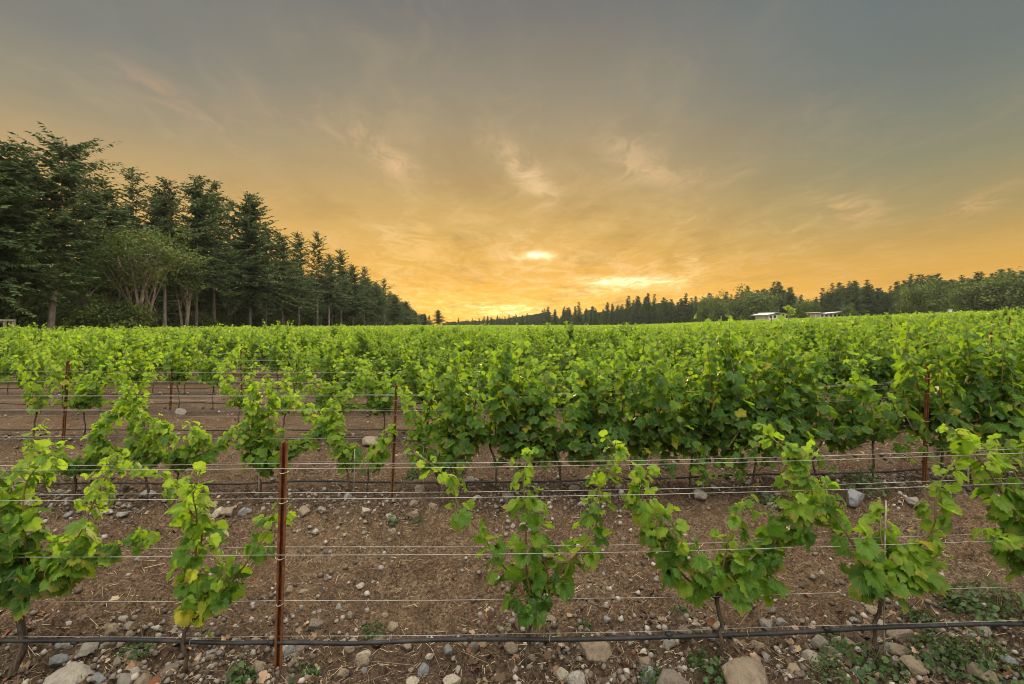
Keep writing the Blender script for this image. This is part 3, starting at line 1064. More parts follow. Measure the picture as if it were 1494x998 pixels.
# ------------------------------------------------------------------ posts, wires, hoses, stakes
def post_mesh(h):
    """rolled steel channel, groove towards the camera, with punched lugs"""
    b = MB()
    H_, z = h + .3, h / 2 - .15
    b.box((0, .014, z), (.020, .004, H_))
    for sx in (-1, 1):
        b.box((sx * .0125, 0, z), (.004, .028, H_))
        b.box((sx * .0185, -.0125, z), (.009, .004, H_ - .004))
    for k in range(int(h / .06)):
        b.box((0, .0105, .06 + k * .06), (.011, .004, .016))
    return b.mesh('vineyard_post', M_rust, False)


PM = {h: post_mesh(h) for h in (1.2, 1.32, 1.5)}
cb = MB()
cb.tube([(-.022, .008, 0), (-.024, -.010, 0), (-.006, -.034, .002), (.006, -.034, .002), (.024, -.010, 0), (.022, .008, 0)], .0022, 4)
CLIP = cb.mesh('wire_clip', M_wire)


def post(x, y, h, lean, label, scale=1.0, clips=True, group='rusty steel posts of the trellis rows', top=None):
    o = link('vineyard_post', PM[h])
    o.location = (x, y, gz(x, y) if y < 30 else float(terrain(x, y)))
    if top is not None:
        o.location.z = EYE + (HY - top) / F * y - h
    o.rotation_euler = (random.uniform(-.015, .015), math.radians(lean), random.uniform(-.25, .25))
    o.scale = (scale * .78, scale, 1)
    tag(o, label, 'post', group)
    if clips:
        for z in (.39, .62, .90, 1.05):
            c = link('wire_clip', CLIP, o)
            c.location = (0, 0, z)
    return o


post((406 - CX) / F * ROW0, ROW0, 1.2, 1.6, 'nearest rusty steel post, standing in the stony strip of the front row', top=645)
y2, y3, y4 = ROW0 + ROWS, ROW0 + 2 * ROWS, ROW0 + 3 * ROWS
post((573 - CX) / F * y2, y2 - .04, 1.2, 2.2, 'thin rusty post in the second row beside a leaning vine', .8, top=562)
post((1336 - CX) / F * y2, y2 - .10, 1.2, 1.6, 'rusty post standing left of the dense dark vines on the right', .95, top=530)
post((97 - CX) / F * y3, y3 - .05, 1.2, 2.8, 'leftmost rusty post, standing among the thin vines of the third row', 1.05, top=527)
post((624 - CX) / F * y3, y3 - .05, 1.2, 1.0, 'dark post half hidden by vines in the third row', top=556)
post((1140 - CX) / F * y3, y3, 1.2, 1.0, 'post buried in the full vines of the third row, right part')
post((250 - CX) / F * y4, y4 - .05, 1.2, 2.8, 'dark rusty post in the sparse fourth row, left part', top=536)
for k in range(4, 11):
    y = ROW0 + ROWS * (k - 1)
    for j in range(-7, 6):
        x = -1.3 + 5.55 * j + random.uniform(-.15, .15)
        if abs(x) < 1.05 * y and not (k == 4 and j == -1):
            px = CX + x / y * F
            post(x, y, random.choice((1.2, 1.32, 1.32, 1.5)), random.uniform(-1, 2.5), f'rusty post among the vines of the {ORD[k]} row, ' + ('left part' if px < 498 else 'middle' if px < 996 else 'right part'), 1.0, k < 6)
for px, py, y, lab in ((333, 482, 34.9, 'rusty post sticking out above the vines below the tall firs'), (413, 479, 39.9, 'thin dark post standing above the vines left of centre'),
                       (485, 480, 44.9, 'thin dark post above the vines near the end of the firs'), (877, 482, 32.4, 'thin dark post above the vines right of the sunset'),
                       (1125, 462, 37.4, 'thin dark post above the vines before the white house'), (1338, 468, 27.4, 'dark post above the vines behind the right-hand post'), (1228, 474, 22.4, 'dark post tip in the vines right of the white houses')):
    x = (px - CX) / F * y
    top = EYE + (HY - py) / F * y
    g = float(terrain(x, y))
    o = post(x, y, 1.5, 1.0, lab, 1.3, False)
    o.scale[2] = max(.8, (top - g) / 1.5)


def wire_obj(name, y, h, r, material, label, cat, group, dy=0.0, sag=.012, sides=5, wob=0.0, x0=None, x1=None):
    half = 1.12 * y + 1.5
    a, bb = max(-40, -half) if x0 is None else x0, half if x1 is None else x1
    X = np.arange(a, bb + .2, .2)
    ph = ((X + 1.2) / 5.5) % 1.0
    g = terrain(X, np.full(len(X), y))
    Z = g + h - sag * 4 * ph * (1 - ph)
    if wob:
        Z = Z + wob * fbm(X * .9 + h * 30, X * 0 + y, 3)
    b = MB()
    b.tube(np.stack([X, np.full(len(X), y + dy) + (wob * 1.0) * fbm(X * 1.3, X * 0 + 3 * y, 2), Z], -1), r, sides)
    return tag(b.build(name, material), label, cat, group)


HN = {.377: 'lowest', .62: 'second lowest', .90: 'middle', 1.05: 'top'}
for k in range(1, 8):
    y = ROW0 + ROWS * (k - 1)
    rw = ['', 'nearest', 'second', 'third', 'fourth', 'fifth', 'sixth', 'seventh'][k]
    near = .0015 if k == 1 else .0013
    wire_obj('trellis_wire', y, .377, near, M_wire, f'lowest single bright wire strung along the {rw} vine row', 'wire', 'trellis wires', 0, .02, 5, .012)
    for h in (.62, .90, 1.05):
        hh = h + (.005 if h != .9 else .006)
        for dy, nm in ((-.045, 'front'), (.045, 'rear')):
            wire_obj('trellis_wire', y, hh, near, M_wire, f'{nm} wire of the {HN[h]} wire pair along the {rw} vine row', 'wire', 'trellis wires', dy, .014 + .006 * (dy > 0), 5, .004)
    wire_obj('drip_hose', y, .175 if k == 1 else .16, .0105 if k == 1 else .0095, M_hose, f'black rubber irrigation hose hung low along the {rw} vine row', 'hose', 'irrigation hoses', 0, .012, 8, .03)
for h_ in [o for o in COL.objects if o.name == 'drip_hose']:
    for k in range(12):
        x = -2.6 + .47 * k + random.uniform(-.08, .08)
        v = min(h_.data.vertices, key=lambda q: abs(q.co.x - x)).co
        zs = [q.co.z for q in h_.data.vertices if abs(q.co.x - v.x) < 1e-4]
        ys = [q.co.y for q in h_.data.vertices if abs(q.co.x - v.x) < 1e-4]
        cz, cy_ = (max(zs) + min(zs)) / 2, (max(ys) + min(ys)) / 2
        b = MB()
        if k % 2:
            b.tube([(v.x - .014, cy_, cz), (v.x, cy_, cz), (v.x + .014, cy_, cz)], [.0125, .0135, .0125], 8)
            b.tube([(v.x, cy_, cz - .010), (v.x, cy_ - .004, cz - .024)], [.005, .004], 6)
            b.build('dripper', M_hose, h_)
        else:
            b.tube([(v.x - .003, cy_, cz + .026), (v.x - .002, cy_ - .0125, cz), (v.x, cy_, cz - .0125), (v.x + .002, cy_ + .0125, cz), (v.x + .003, cy_, cz + .026)], .0014, 4)
            b.build('hose_tie', M_wire, h_)
wire_obj('trellis_wire', ROW0, .197, .0011, M_wire, 'thin pale wire that carries the nearest black hose', 'wire', 'trellis wires', 0.0, .008, 4, .01)


def stake(px, y, h, lab, r=.006):
    x = (px - CX) / F * y
    b = MB()
    b.tube([(0, 0, -.05), (random.uniform(-.01, .01), 0, h * .5), (random.uniform(-.015, .015), 0, h)], [r, r, r * .9], 6)
    o = b.build('training_stake', M_stake)
    o.location = (x, y, gz(x, y))
    tag(o, lab, 'stake', 'thin stakes beside the vines')


stake(1290, ROW0 + .02, .86, 'thin pale stake inside the rounded bright vine', .0045)
stake(1026, y2 - .05, .50, 'short pale stake between the two leafy front vines, second row', .008)
stake(617, y2, .55, 'thin pale stake right of the thin middle post', .006)
stake(516, y2, .50, 'thin pale stake left of the thin middle post', .006)
stake(378, y2 - .04, .42, 'thin pale stake below the column-shaped vine', .006)
stake(1412, y2 - .1, .5, 'thin grey stake right of the right-hand post', .009)


# ------------------------------------------------------------------ stones, pebbles, litter, weeds
def stone_mesh(seed, flat):
    import bmesh
    rg = np.random.default_rng(seed)
    bm = bmesh.new()
    bmesh.ops.create_icosphere(bm, subdivisions=4, radius=1.0)
    V = np.array([v.co[:] for v in bm.verts])
    F_ = np.array([[v.index for v in f.verts] for f in bm.faces])
    bm.free()
    D = V.copy()
    for _ in range(14):            # flattened facets give a broken-cobble outline
        n = rg.normal(0, 1, 3)
        n /= np.linalg.norm(n)
        c = rg.uniform(.50, .88)
        dd = D @ n - c
        D = D - np.where(dd > 0, dd * .93, 0)[:, None] * n
    D *= (1 + .10 * fbm(V[:, 0] * 1.6 + seed, V[:, 1] * 1.6 + V[:, 2] * 1.3, 3) + .03 * fbm(V[:, 0] * 7 + seed, V[:, 2] * 7 + V[:, 1] * 6, 3))[:, None]
    D *= np.array([1.0, rg.uniform(.7, .95), flat])
    b = MB()
    b.add(D, F_)
    return b


STONE_MB = [stone_mesh(40 + i, [.75, .6, .85, .5, .7, .65, .9, .55, .72, .62][i]) for i in range(10)]
SM = {}


def stone(x, y, r, lab, material=M_stone, v=0, rz=0.0, sink=.3, group='loose stones on the soil'):
    k = (v, material.name)
    if k not in SM:
        SM[k] = STONE_MB[v].mesh('stone', material)
    o = link('stone', SM[k])
    o.scale = (r, r, r)
    o.location = (x, y, gz(x, y) + r * (.6 - sink))
    o.rotation_euler = (random.uniform(-.25, .25), random.uniform(-.25, .25), rz)
    tag(o, lab, 'stone', group)
    return o


HAND = [
    (870, 955, 24, 'tan egg-shaped boulder just under the hose, right of the middle vine', M_tan, 2), (1090, 1003, 40, 'large rough tan boulder, biggest stone at the bottom edge', M_tan, 4),
    (985, 1006, 27, 'big grey-tan rounded stone at the bottom left of the largest boulder', M_stone, 2), (945, 990, 13, 'small blue-grey stone leaning left of the big rounded stone', M_blue, 6),
    (940, 968, 12, 'pale tan stone resting on a blue-grey one under the hose', M_tan, 0), (843, 1000, 15, 'pale whitish stone standing at the bottom edge', M_cream, 6),
    (823, 988, 12, 'small cream stone beside the pale whitish one', M_cream, 0), (1181, 960, 13, 'small pale stone right of the largest boulder', M_cream, 0),
    (1240, 948, 15, 'buff stone below the hose left of the bright vine', M_tan, 8), (1316, 933, 18, 'flat tan stone below the hose right of the bright vine', M_tan, 1),
    (1310, 957, 19, 'long flat tan stone, middle of three under the bright vine', M_tan, 3), (1332, 978, 18, 'flat tan stone, lowest of three under the bright vine', M_tan, 1),
    (528, 968, 12, 'tall tan stone between the post and middle vine', M_tan, 6), (617, 982, 10, 'small grey upright stone left of the middle vine', M_blue, 6),
    (98, 1004, 36, 'large greenish grey slab at the lower left corner', M_stone, 3), (138, 1004, 17, 'pale blue-grey block right of the lower left slab', M_blue, 0),
    (85, 968, 13, 'small blue-grey stone right of the thick black trunk', M_blue, 1), (178, 1002, 18, 'grey stone at the bottom, left of the yellowing vine', M_stone, 8),
    (205, 1004, 14, 'tan wedge-shaped stone at the bottom left', M_tan, 6), (377, 976, 12, 'round tan stone just left of the nearest post', M_tan, 2),
    (250, 985, 15, 'flat grey stone under the yellowing vine', M_stone, 1), (170, 970, 10, 'buff round stone below the hose, left part', M_tan, 8), (293, 1003, 9, 'reddish flat stone at the bottom edge', M_tan, 3),
    (40, 743, 10, 'white stone by the left edge beyond the front row', M_cream, 0), (320, 748, 11, 'pale stone left of the nearest post beyond the front row', M_cream, 4),
    (332, 752, 13, 'flat tan stone beside the pale one beyond the front row', M_tan, 1), (443, 750, 12, 'rounded tan stone just right of the nearest post', M_tan, 8),
    (1246, 736, 17, 'large pale blue stone between the two leafy right-hand vines', M_blue, 8), (1330, 735, 11, 'grey stone at the foot of the right-hand post', M_stone, 0),
    (697, 733, 8, 'white upright stone left of the middle vine top', M_cream, 6), (605, 737, 8, 'buff stone under the thin middle post', M_tan, 0), (570, 758, 10, 'whitish stone with a green weed beside it', M_cream, 0),
    (533, 748, 8, 'pale flat stone left of the thin middle post', M_cream, 1), (1262, 638, 10, 'rounded grey stone in the gap left of the right-hand post', M_stone, 2), (1240, 596, 12, 'dark grey flat stone behind the gap in the right-hand vines', M_stone, 3),
    (540, 650, 14, 'flat grey stone between the second and third rows', M_stone, 1), (265, 604, 9, 'pale grey stone at the foot of the fourth row post', M_stone, 0), (180, 748, 8, 'light grey flat stone beyond the small yellowing vine', M_stone, 3),
    (155, 750, 9, 'flat pale stone right of the white stone at left', M_cream, 3), (460, 778, 6, 'little pale stone right of the nearest post', M_cream, 0), (422, 862, 7, 'little round tan stone beside the nearest post', M_tan, 2),
    (443, 867, 8, 'little flat tan stone right of the nearest post', M_tan, 1), (526, 856, 7, 'little pale stone left of the middle vine', M_cream, 3), (886, 882, 6, 'little white stone beyond the hose, right of middle', M_cream, 0),
    (1430, 990, 20, 'tan stone in weeds near the bottom right corner', M_tan, 1), (1480, 965, 14, 'blue-grey stone at the right edge below the hose', M_blue, 3), (1160, 985, 16, 'reddish tan stone in leaf litter at right', M_tan, 8),
    (725, 990, 8, 'small pale stone left of the middle trunk', M_cream, 0), (660, 1000, 14, 'flat cream stone at the bottom edge left of the middle trunk', M_cream, 1), (600, 1000, 12, 'flat pale stone at the bottom edge below the grey upright stone', M_cream, 3),
    (1408, 660, 9, 'pale stone in the shade right of the right-hand post', M_stone, 0), (775, 962, 8, 'small buff stone right of the middle trunk', M_tan, 0), (500, 985, 11, 'tan stone right of the nearest post at the bottom', M_tan, 4),
]
for i, (px, py, rp, lab, m_, v) in enumerate(HAND):
    x, y = on_ground(px, py)
    stone(x, y, rp / F * y * 1.12, lab, m_, v, i * 1.3, .36)
rgs = np.random.default_rng(77)
n = 0
while n < 238:
    if n < 150:
        y = ROW0 + rgs.normal(.15, .22)
    elif n < 212:
        y = ROW0 + ROWS + rgs.normal(-.1, .35)
    else:
        y = ROW0 + 2 * ROWS + rgs.normal(0, .5)
    if y < 2.40:
        continue
    x = rgs.uniform(-1.1, 1.1) * y
    r = .016 + .042 * rgs.random() ** 1.7
    if y > 4:
        r *= 1.5
    strip = 'below the nearest row' if y < 3.6 else ('under the second row' if y < 6.2 else 'under the third row')
    px = CX + x / y * F
    third = 'left' if px < 498 else ('middle' if px < 996 else 'right')
    stone(x, y, r, f'small rounded stone in the stony strip {strip}, {third} part', M_stone if rgs.random() < .7 else (M_tan if rgs.random() < .7 else M_cream), int(rgs.integers(0, 10)), rgs.random() * 6, .36)
    n += 1


def scatter_ground(N, rg, ymax=14.0, strip=.5):
    y = np.where(rg.random(N) < .75, 2.3 + (rg.random(N) ** 1.6) * 4.5, 2.3 + rg.random(N) * (ymax - 2.3))
    k = rg.random(N) < strip
    row = np.round((y - ROW0) / ROWS)
    y = np.where(k, ROW0 + row * ROWS + rg.normal(0, .26, N), y)
    y = np.maximum(y, 2.25)
    x = rg.uniform(-1.12, 1.12, N) * (y + .2)
    return x, y, ground_z(x, y)


def build_pebbles():
    rg = np.random.default_rng(5)
    N = 20000
    x, y, z = scatter_ground(N, rg, 14, .6)
    keep = fbm(x * 1.6 + 9, y * 1.6, 3) + .25 * rg.random(N) > .02
    x, y, z = x[keep], y[keep], z[keep]
    N = len(x)
    base = np.array([[1, 0, 0], [.3, .95, 0], [-.8, .6, 0], [-.8, -.6, 0], [.3, -.95, 0], [.45, .15, .75], [-.3, .45, .7], [-.25, -.5, .72], [0, 0, -.7]])
    fc = np.array([[5, 6, 7], [0, 1, 5], [1, 6, 5], [1, 2, 6], [2, 3, 6], [3, 7, 6], [3, 4, 7], [4, 5, 7], [4, 0, 5], [0, 8, 1], [1, 8, 2], [2, 8, 3], [3, 8, 4], [4, 8, 0]])
    K = len(base)
    r = (.003 + .019 * rg.random(N) ** 2.6) * np.interp(y, [2.3, 5, 14], [1, 1.4, 2.2])
    a = rg.random(N) * 6.28
    B = base[None] * (1 + rg.normal(0, .16, (N, K, 3)))
    X = B[..., 0] * np.cos(a)[:, None] - B[..., 1] * np.sin(a)[:, None]
    Y_ = B[..., 0] * np.sin(a)[:, None] + B[..., 1] * np.cos(a)[:, None]
    V = np.stack([x[:, None] + r[:, None] * X, y[:, None] + r[:, None] * Y_, z[:, None] + r[:, None] * (.25 + B[..., 2])], -1)
    mb = MB()
    mb.add(V.reshape(-1, 3), (fc[None] + (np.arange(N) * K)[:, None, None]).reshape(-1, 3), np.repeat(rg.random(N), K))
    tag(mb.build('gravel', M_pebble), 'fine pebbles strewn over the soil', 'gravel', None, 'stuff')


def build_litter():
    rg = np.random.default_rng(6)
    mb = MB()
    N = 22000   # straw and short twigs
    x, y, z = scatter_ground(N, rg, 12, .3)
    L = (.012 + .05 * rg.random(N) ** 2) * np.where(rg.random(N) < .025, 3.5, 1)
    a = rg.normal(0, 1.0, N)
    w = rg.uniform(.0005, .0013, N) * np.interp(y, [2.3, 6], [1, 1.7])
    dx, dy = np.cos(a) * L / 2, np.sin(a) * L / 2
    nx, ny = -np.sin(a) * w, np.cos(a) * w
    za = ground_z(x - dx, y - dy) + .005
    zb = ground_z(x + dx, y + dy) + .007
    V = np.stack([np.stack([x - dx - nx, y - dy - ny, za], -1), np.stack([x - dx + nx, y - dy + ny, za + w], -1), np.stack([x + dx + nx, y + dy + ny, zb + w], -1), np.stack([x + dx - nx, y + dy - ny, zb], -1)], 1)
    mb.add(V.reshape(-1, 3), np.arange(N * 4).reshape(N, 4), np.repeat(rg.uniform(.05, .85, N), 4))
    N = 2600   # curled dead vine leaves
    x, y, z = scatter_ground(N, rg, 9, .7)
    keep = (fbm(x * 1.1, y * 1.1, 3) > .02)
    x, y, z = x[keep], y[keep], z[keep]
    N = len(x)
    nrm = np.stack([rg.normal(0, .7, N), rg.normal(0, .7, N), np.ones(N)], -1)
    tip = np.stack([rg.normal(0, 1, N), rg.normal(0, 1, N), rg.normal(0, .3, N)], -1)
    add_leaves(mb, np.stack([x, y, z + .012], -1), nrm, tip, rg.uniform(.02, .055, N), np.where(rg.random(N) < .5, rg.uniform(.9, 1, N), rg.uniform(0, .5, N)), 'mid', rg)
    tag(mb.build('leaf_litter', M_litter), 'straw, twigs and dead brown leaves on the soil', 'litter', None, 'stuff')


def build_weeds():
    def weed_mb(seed, r, h, n, ls):
        rg = np.random.default_rng(seed)
        mb = MB()
        a = rg.random(n) * 6.28
        q = np.sqrt(rg.random(n)) * r
        z = h * (1 - (q / r) ** 2) * rg.random(n) + .01
        pos = np.stack([np.cos(a) * q, np.sin(a) * q, z], -1)
        nrm = np.stack([np.cos(a) * .5, np.sin(a) * .5, np.ones(n)], -1) + rg.normal(0, .4, (n, 3))
        tip = np.stack([np.cos(a), np.sin(a), rg.normal(0, .4, n)], -1) + rg.normal(0, .5, (n, 3))
        add_leaves(mb, pos, nrm, tip, ls * rg.uniform(.5, 1.2, n), np.clip(rg.normal(.4, .2, n), 0, .9), 'low', rg)
        for k in range(14):
            t = rg.random() * 6.28
            l = rg.uniform(.4, 1) * r
            e = np.array([math.cos(t) * l, math.sin(t) * l, h * rg.uniform(.3, 1.3)])
            mb.tube(np.array([[0, 0, 0], e * .55 + [0, 0, h * .3], e]), [.0016, .0012, .0006], 3, .5, .8, False)
        return mb
    kinds = [weed_mb(1, .10, .07, 120, .022), weed_mb(2, .16, .10, 240, .024), weed_mb(3, .07, .10, 60, .034), weed_mb(4, .12, .16, 170, .02)]
    meshes = [k.mesh('weed', M_weed) for k in kinds]
    L = [(1265, 985, 1, 1.3, 'dark green weed patch right of the largest boulder'), (1205, 990, 3, .8, 'green weed between boulder and bright vine'), (1040, 985, 2, 1.0, 'green weed climbing the trunk left of the largest boulder'),
         (1020, 968, 2, .8, 'round-leaved weed right of the big rounded stone'), (965, 1000, 1, .7, 'green weed between the two bottom boulders'), (1455, 890, 1, 1.5, 'dark green weed patch beside the hose at the right edge'),
         (1400, 890, 0, 1.3, 'green weed below the large right vine'), (1345, 905, 0, 1.0, 'small weed right of the bright vine trunk'), (1215, 935, 0, .7, 'small weed on the hose line left of the bright vine'),
         (993, 893, 0, .6, 'tiny green weed on bare soil left of the leafy vine'), (850, 912, 0, .6, 'tiny weed above the hose right of middle'), (545, 925, 0, .9, 'grassy weed above the hose left of middle'),
         (195, 950, 1, .6, 'flat weed under the hose at left'), (350, 990, 2, .9, 'leafy weed left of the nearest post foot'), (440, 990, 0, .9, 'grassy weed right of the nearest post foot'),
         (1260, 715, 3, 1.6, 'dry green weed beyond the leafy vines at right'), (1115, 730, 1, 1.3, 'weed under the full vines right of the pale stake'), (570, 764, 2, 1.0, 'round-leaved weed beside the whitish stone'),
         (607, 698, 0, 1.6, 'broad-leaved weed right of the thin middle post'), (655, 690, 3, 1.7, 'weedy growth under the open vine, second row'), (870, 672, 2, 2.2, 'dark broad weed under the full vines, second row'),
         (1440, 985, 3, 1.2, 'weedy tuft near the bottom right corner'), (1380, 960, 1, 1.0, 'low weed among flat stones at right'), (610, 760, 0, .6, 'tiny weed on the soil below the second row'), (205, 785, 0, 1.2, 'low weed behind the yellowing small vine')]
    for i, (px, py, v, s, lab) in enumerate(L):
        x, y = on_ground(px, py)
        o = link('weed', meshes[v])
        o.location = (x, y, gz(x, y) - .005)
        o.scale = (s, s, s)
        o.rotation_euler = (0, 0, i * 1.7)
        tag(o, lab, 'weed', 'weeds on the soil')


build_pebbles()
build_litter()
build_weeds()


# ------------------------------------------------------------------ trees
def fir(seed, h, base, wid, dens=1.0, droop=.25, gap=.12, spray=.42, dead=10, material=M_firbark, r0=None, ragged=.35, flat=False, point=.80):
    """conifer: tapered trunk with dead lower limbs, crown of drooping sprays"""
    rg = np.random.default_rng(seed)
    root = empty('fir_tree')
    t, c = MB(), MB()
    r0 = r0 or h * .0125
    n = 12
    zz = np.linspace(-.3, h * .99, n)
    sway = np.cumsum(rg.normal(0, .05, (n, 2)), 0) * np.linspace(0, 1, n)[:, None]
    P = np.stack([sway[:, 0], sway[:, 1], zz], -1)
    t.tube(P, r0 * (.08 + .92 * (1 - np.linspace(0, 1, n)) ** 1.25) * (1 + .25 * np.exp(-np.linspace(0, 1, n) * 22)), 8)
    tr = lambda z: np.array([np.interp(z, zz, sway[:, 0]), np.interp(z, zz, sway[:, 1]), z])
    for k in range(dead):
        z = rg.uniform(.12 * h, base + .15 * h)
        a = rg.random() * 6.28
        l = rg.uniform(.8, 2.4)
        p0 = tr(z)
        t.tube([p0, p0 + [math.cos(a) * l * .5, math.sin(a) * l * .5, -.05], p0 + [math.cos(a) * l, math.sin(a) * l, rg.uniform(-.5, .1)]], [.035, .022, .008], 4, 0, 0, False)
    if flat:
        prof_of = lambda f: (1 - f) ** .28 * min(1.0, .55 + f * .9)
    else:
        prof_of = lambda f: (1 - f) ** point * min(1.0, .6 + f * 3.0) * 1.12 + .012
    z = base
    pos, dirs, ups, sz, tn = [], [], [], [], []
    while z < h * .985:
        f = (z - base) / (h - base)
        prof = prof_of(f)
        for k in range(rg.integers(5, 8)):
            if rg.random() < gap:
                continue
            a = rg.random() * 6.28
            L = wid * prof * rg.uniform(1 - ragged * 1.5, 1 + ragged * .9) + .18
            rise = rg.normal(.10 + .50 * f, .30 * (1 - .6 * f))
            p0 = tr(min(z + rg.normal(0, .22), h * .985))
            d = np.array([math.cos(a), math.sin(a), 0])
            m = max(3, int(L / .17 * dens))
            u = (np.arange(m) + .6) / m
            hz = rise * u * L - droop * L * u ** 2 * (1.2 - f) + .18 * L * np.clip(u - .7, 0, 1)
            pts = p0 + d * (u * L)[:, None] + np.stack([np.zeros(m), np.zeros(m), hz], -1)
            if L > .9:
                t.tube(np.concatenate([[p0], pts[[m // 2, m - 1]]]), [.03, .018, .006], 3, 0, 0, False)
            side = np.array([-d[1], d[0], 0])
            for sgn in (-1, 1):
                reach = spray * (1.25 - .75 * u) * min(1, .45 + L / 3) * rg.uniform(.6, 1.35, m)
                dd = d * .75 + side * sgn * .8 + np.array([0, 0, rg.normal(-.2, .25)])
                dd = dd[None] + rg.normal(0, .22, (m, 3))
                pos.append(pts + rg.normal(0, .04, (m, 3)))
                dirs.append(dd)
                sz.append(reach)
                tn.append(np.clip(.28 + .42 * u + .12 * f + rg.normal(0, .12, m), 0, .95))
            pos.append(pts[-1:])
            dirs.append((d + [0, 0, .1])[None])
            sz.append(np.array([spray]))
            tn.append(np.array([.7]))
        z += rg.uniform(.24, .42)
    # leader
    for k in range(14):
        pos.append(tr(h * .985 - k * .09)[None])
        dirs.append(np.array([[rg.normal(0, .25 + .05 * k), rg.normal(0, .25 + .05 * k), 1.0]]))
        sz.append(np.array([.42 + .02 * k]))
        tn.append(np.array([.6]))
    pos, dirs, sz, tn = np.concatenate(pos), np.concatenate(dirs), np.concatenate(sz), np.concatenate(tn)
    dirs /= np.linalg.norm(dirs, axis=1)[:, None]
    N = len(pos)
    nn = np.array([0, 0, 1.0]) + rg.normal(0, 1.0, (N, 3))
    xv = np.cross(dirs, nn)
    xv /= np.linalg.norm(xv, axis=1)[:, None]
    nv = np.cross(xv, dirs)
    s = sz[:, None]
    w = s * rg.uniform(.14, .26, (N, 1))
    V = np.stack([pos, pos + s * .40 * dirs + w * xv - .05 * s * nv, pos + s * .62 * dirs + w * .45 * xv, pos + s * dirs - .12 * s * nv, pos + s * .70 * dirs - w * .45 * xv, pos + s * .45 * dirs - w * xv - .05 * s * nv], 1).reshape(-1, 3)
    c.add(V, np.arange(N * 6).reshape(N, 6), np.repeat(tn, 6))
    t.build('trunk', material, root)
    c.build('crown', M_needle, root, False)
    return root


def broadleaf(seed, h, wid, cb, stems=1, leaf=.22, clumps=70, per=70, tint=.45, material=M_palebark, name='broadleaf_tree', lean=.15):
    rg = np.random.default_rng(seed)
    root = empty(name)
    t, c = MB(), MB()
    cen = np.array([0, 0, (h + cb) / 2])
    rad = np.array([wid / 2, wid / 2, (h - cb) / 2])
    v = rg.normal(0, 1, (clumps, 3))
    v /= np.linalg.norm(v, axis=1)[:, None]
    rr = rg.uniform(.45, 1.0, clumps) ** .6
    ctr = cen + v * rad * rr[:, None] * (1 + rg.normal(0, .26, (clumps, 1)))
    forks = []
    for s in range(stems):
        a = s * 6.28 / max(stems, 1) + rg.random()
        top = np.array([math.cos(a) * wid * lean, math.sin(a) * wid * lean, cb + (h - cb) * .45]) if stems > 1 else np.array([rg.normal(0, .2), rg.normal(0, .2), cb + (h - cb) * .5])
        P = smooth_path([(math.cos(a) * .1 * (stems > 1), math.sin(a) * .1 * (stems > 1), -.2), top * [.45, .45, .5] + rg.normal(0, .15, 3) * [1, 1, 0], top], 8)
        t.tube(P, np.linspace(h * .016, h * .007, 8), 7)
        forks.append(P)
    for k in range(0, clumps, 2):
        P = forks[k % len(forks)]
        st = P[rg.integers(3, 8)]
        mid = (st + ctr[k]) / 2 + [0, 0, .15]
        t.tube([st, mid, ctr[k]], [h * .006, h * .004, h * .0015], 4, 0, 0, False)
    N = clumps * per
    ci = np.repeat(np.arange(clumps), per)
    cr = wid * .13
    off = rg.normal(0, 1, (N, 3)) * np.array([1, 1, .7]) * cr * .55
    pos = ctr[ci] + off
    nrm = off / cr + np.array([0, 0, .7]) + rg.normal(0, .5, (N, 3))
    tip = rg.normal(0, 1, (N, 3)) + np.array([0, 0, -.5])
    ct = rg.normal(0, .17, clumps)
    tn = np.clip(tint + ct[ci] + rg.normal(0, .12, N), 0, .95)
    n = nrm / np.linalg.norm(nrm, axis=1)[:, None]
    y = tip - n * np.sum(tip * n, 1)[:, None]
    y /= np.linalg.norm(y, axis=1)[:, None]
    x = np.cross(y, n)
    s = (leaf * rg.uniform(.6, 1.3, N))[:, None]
    V = np.stack([pos, pos + s * (.38 * x + .5 * y), pos + s * y - .1 * s * n, pos + s * (-.38 * x + .5 * y)], 1).reshape(-1, 3)
    c.add(V, np.arange(N * 4).reshape(N, 4), np.repeat(tn, 4))
    t.build('trunk', material, root)
    c.build('crown', M_broad, root, False)
    return root


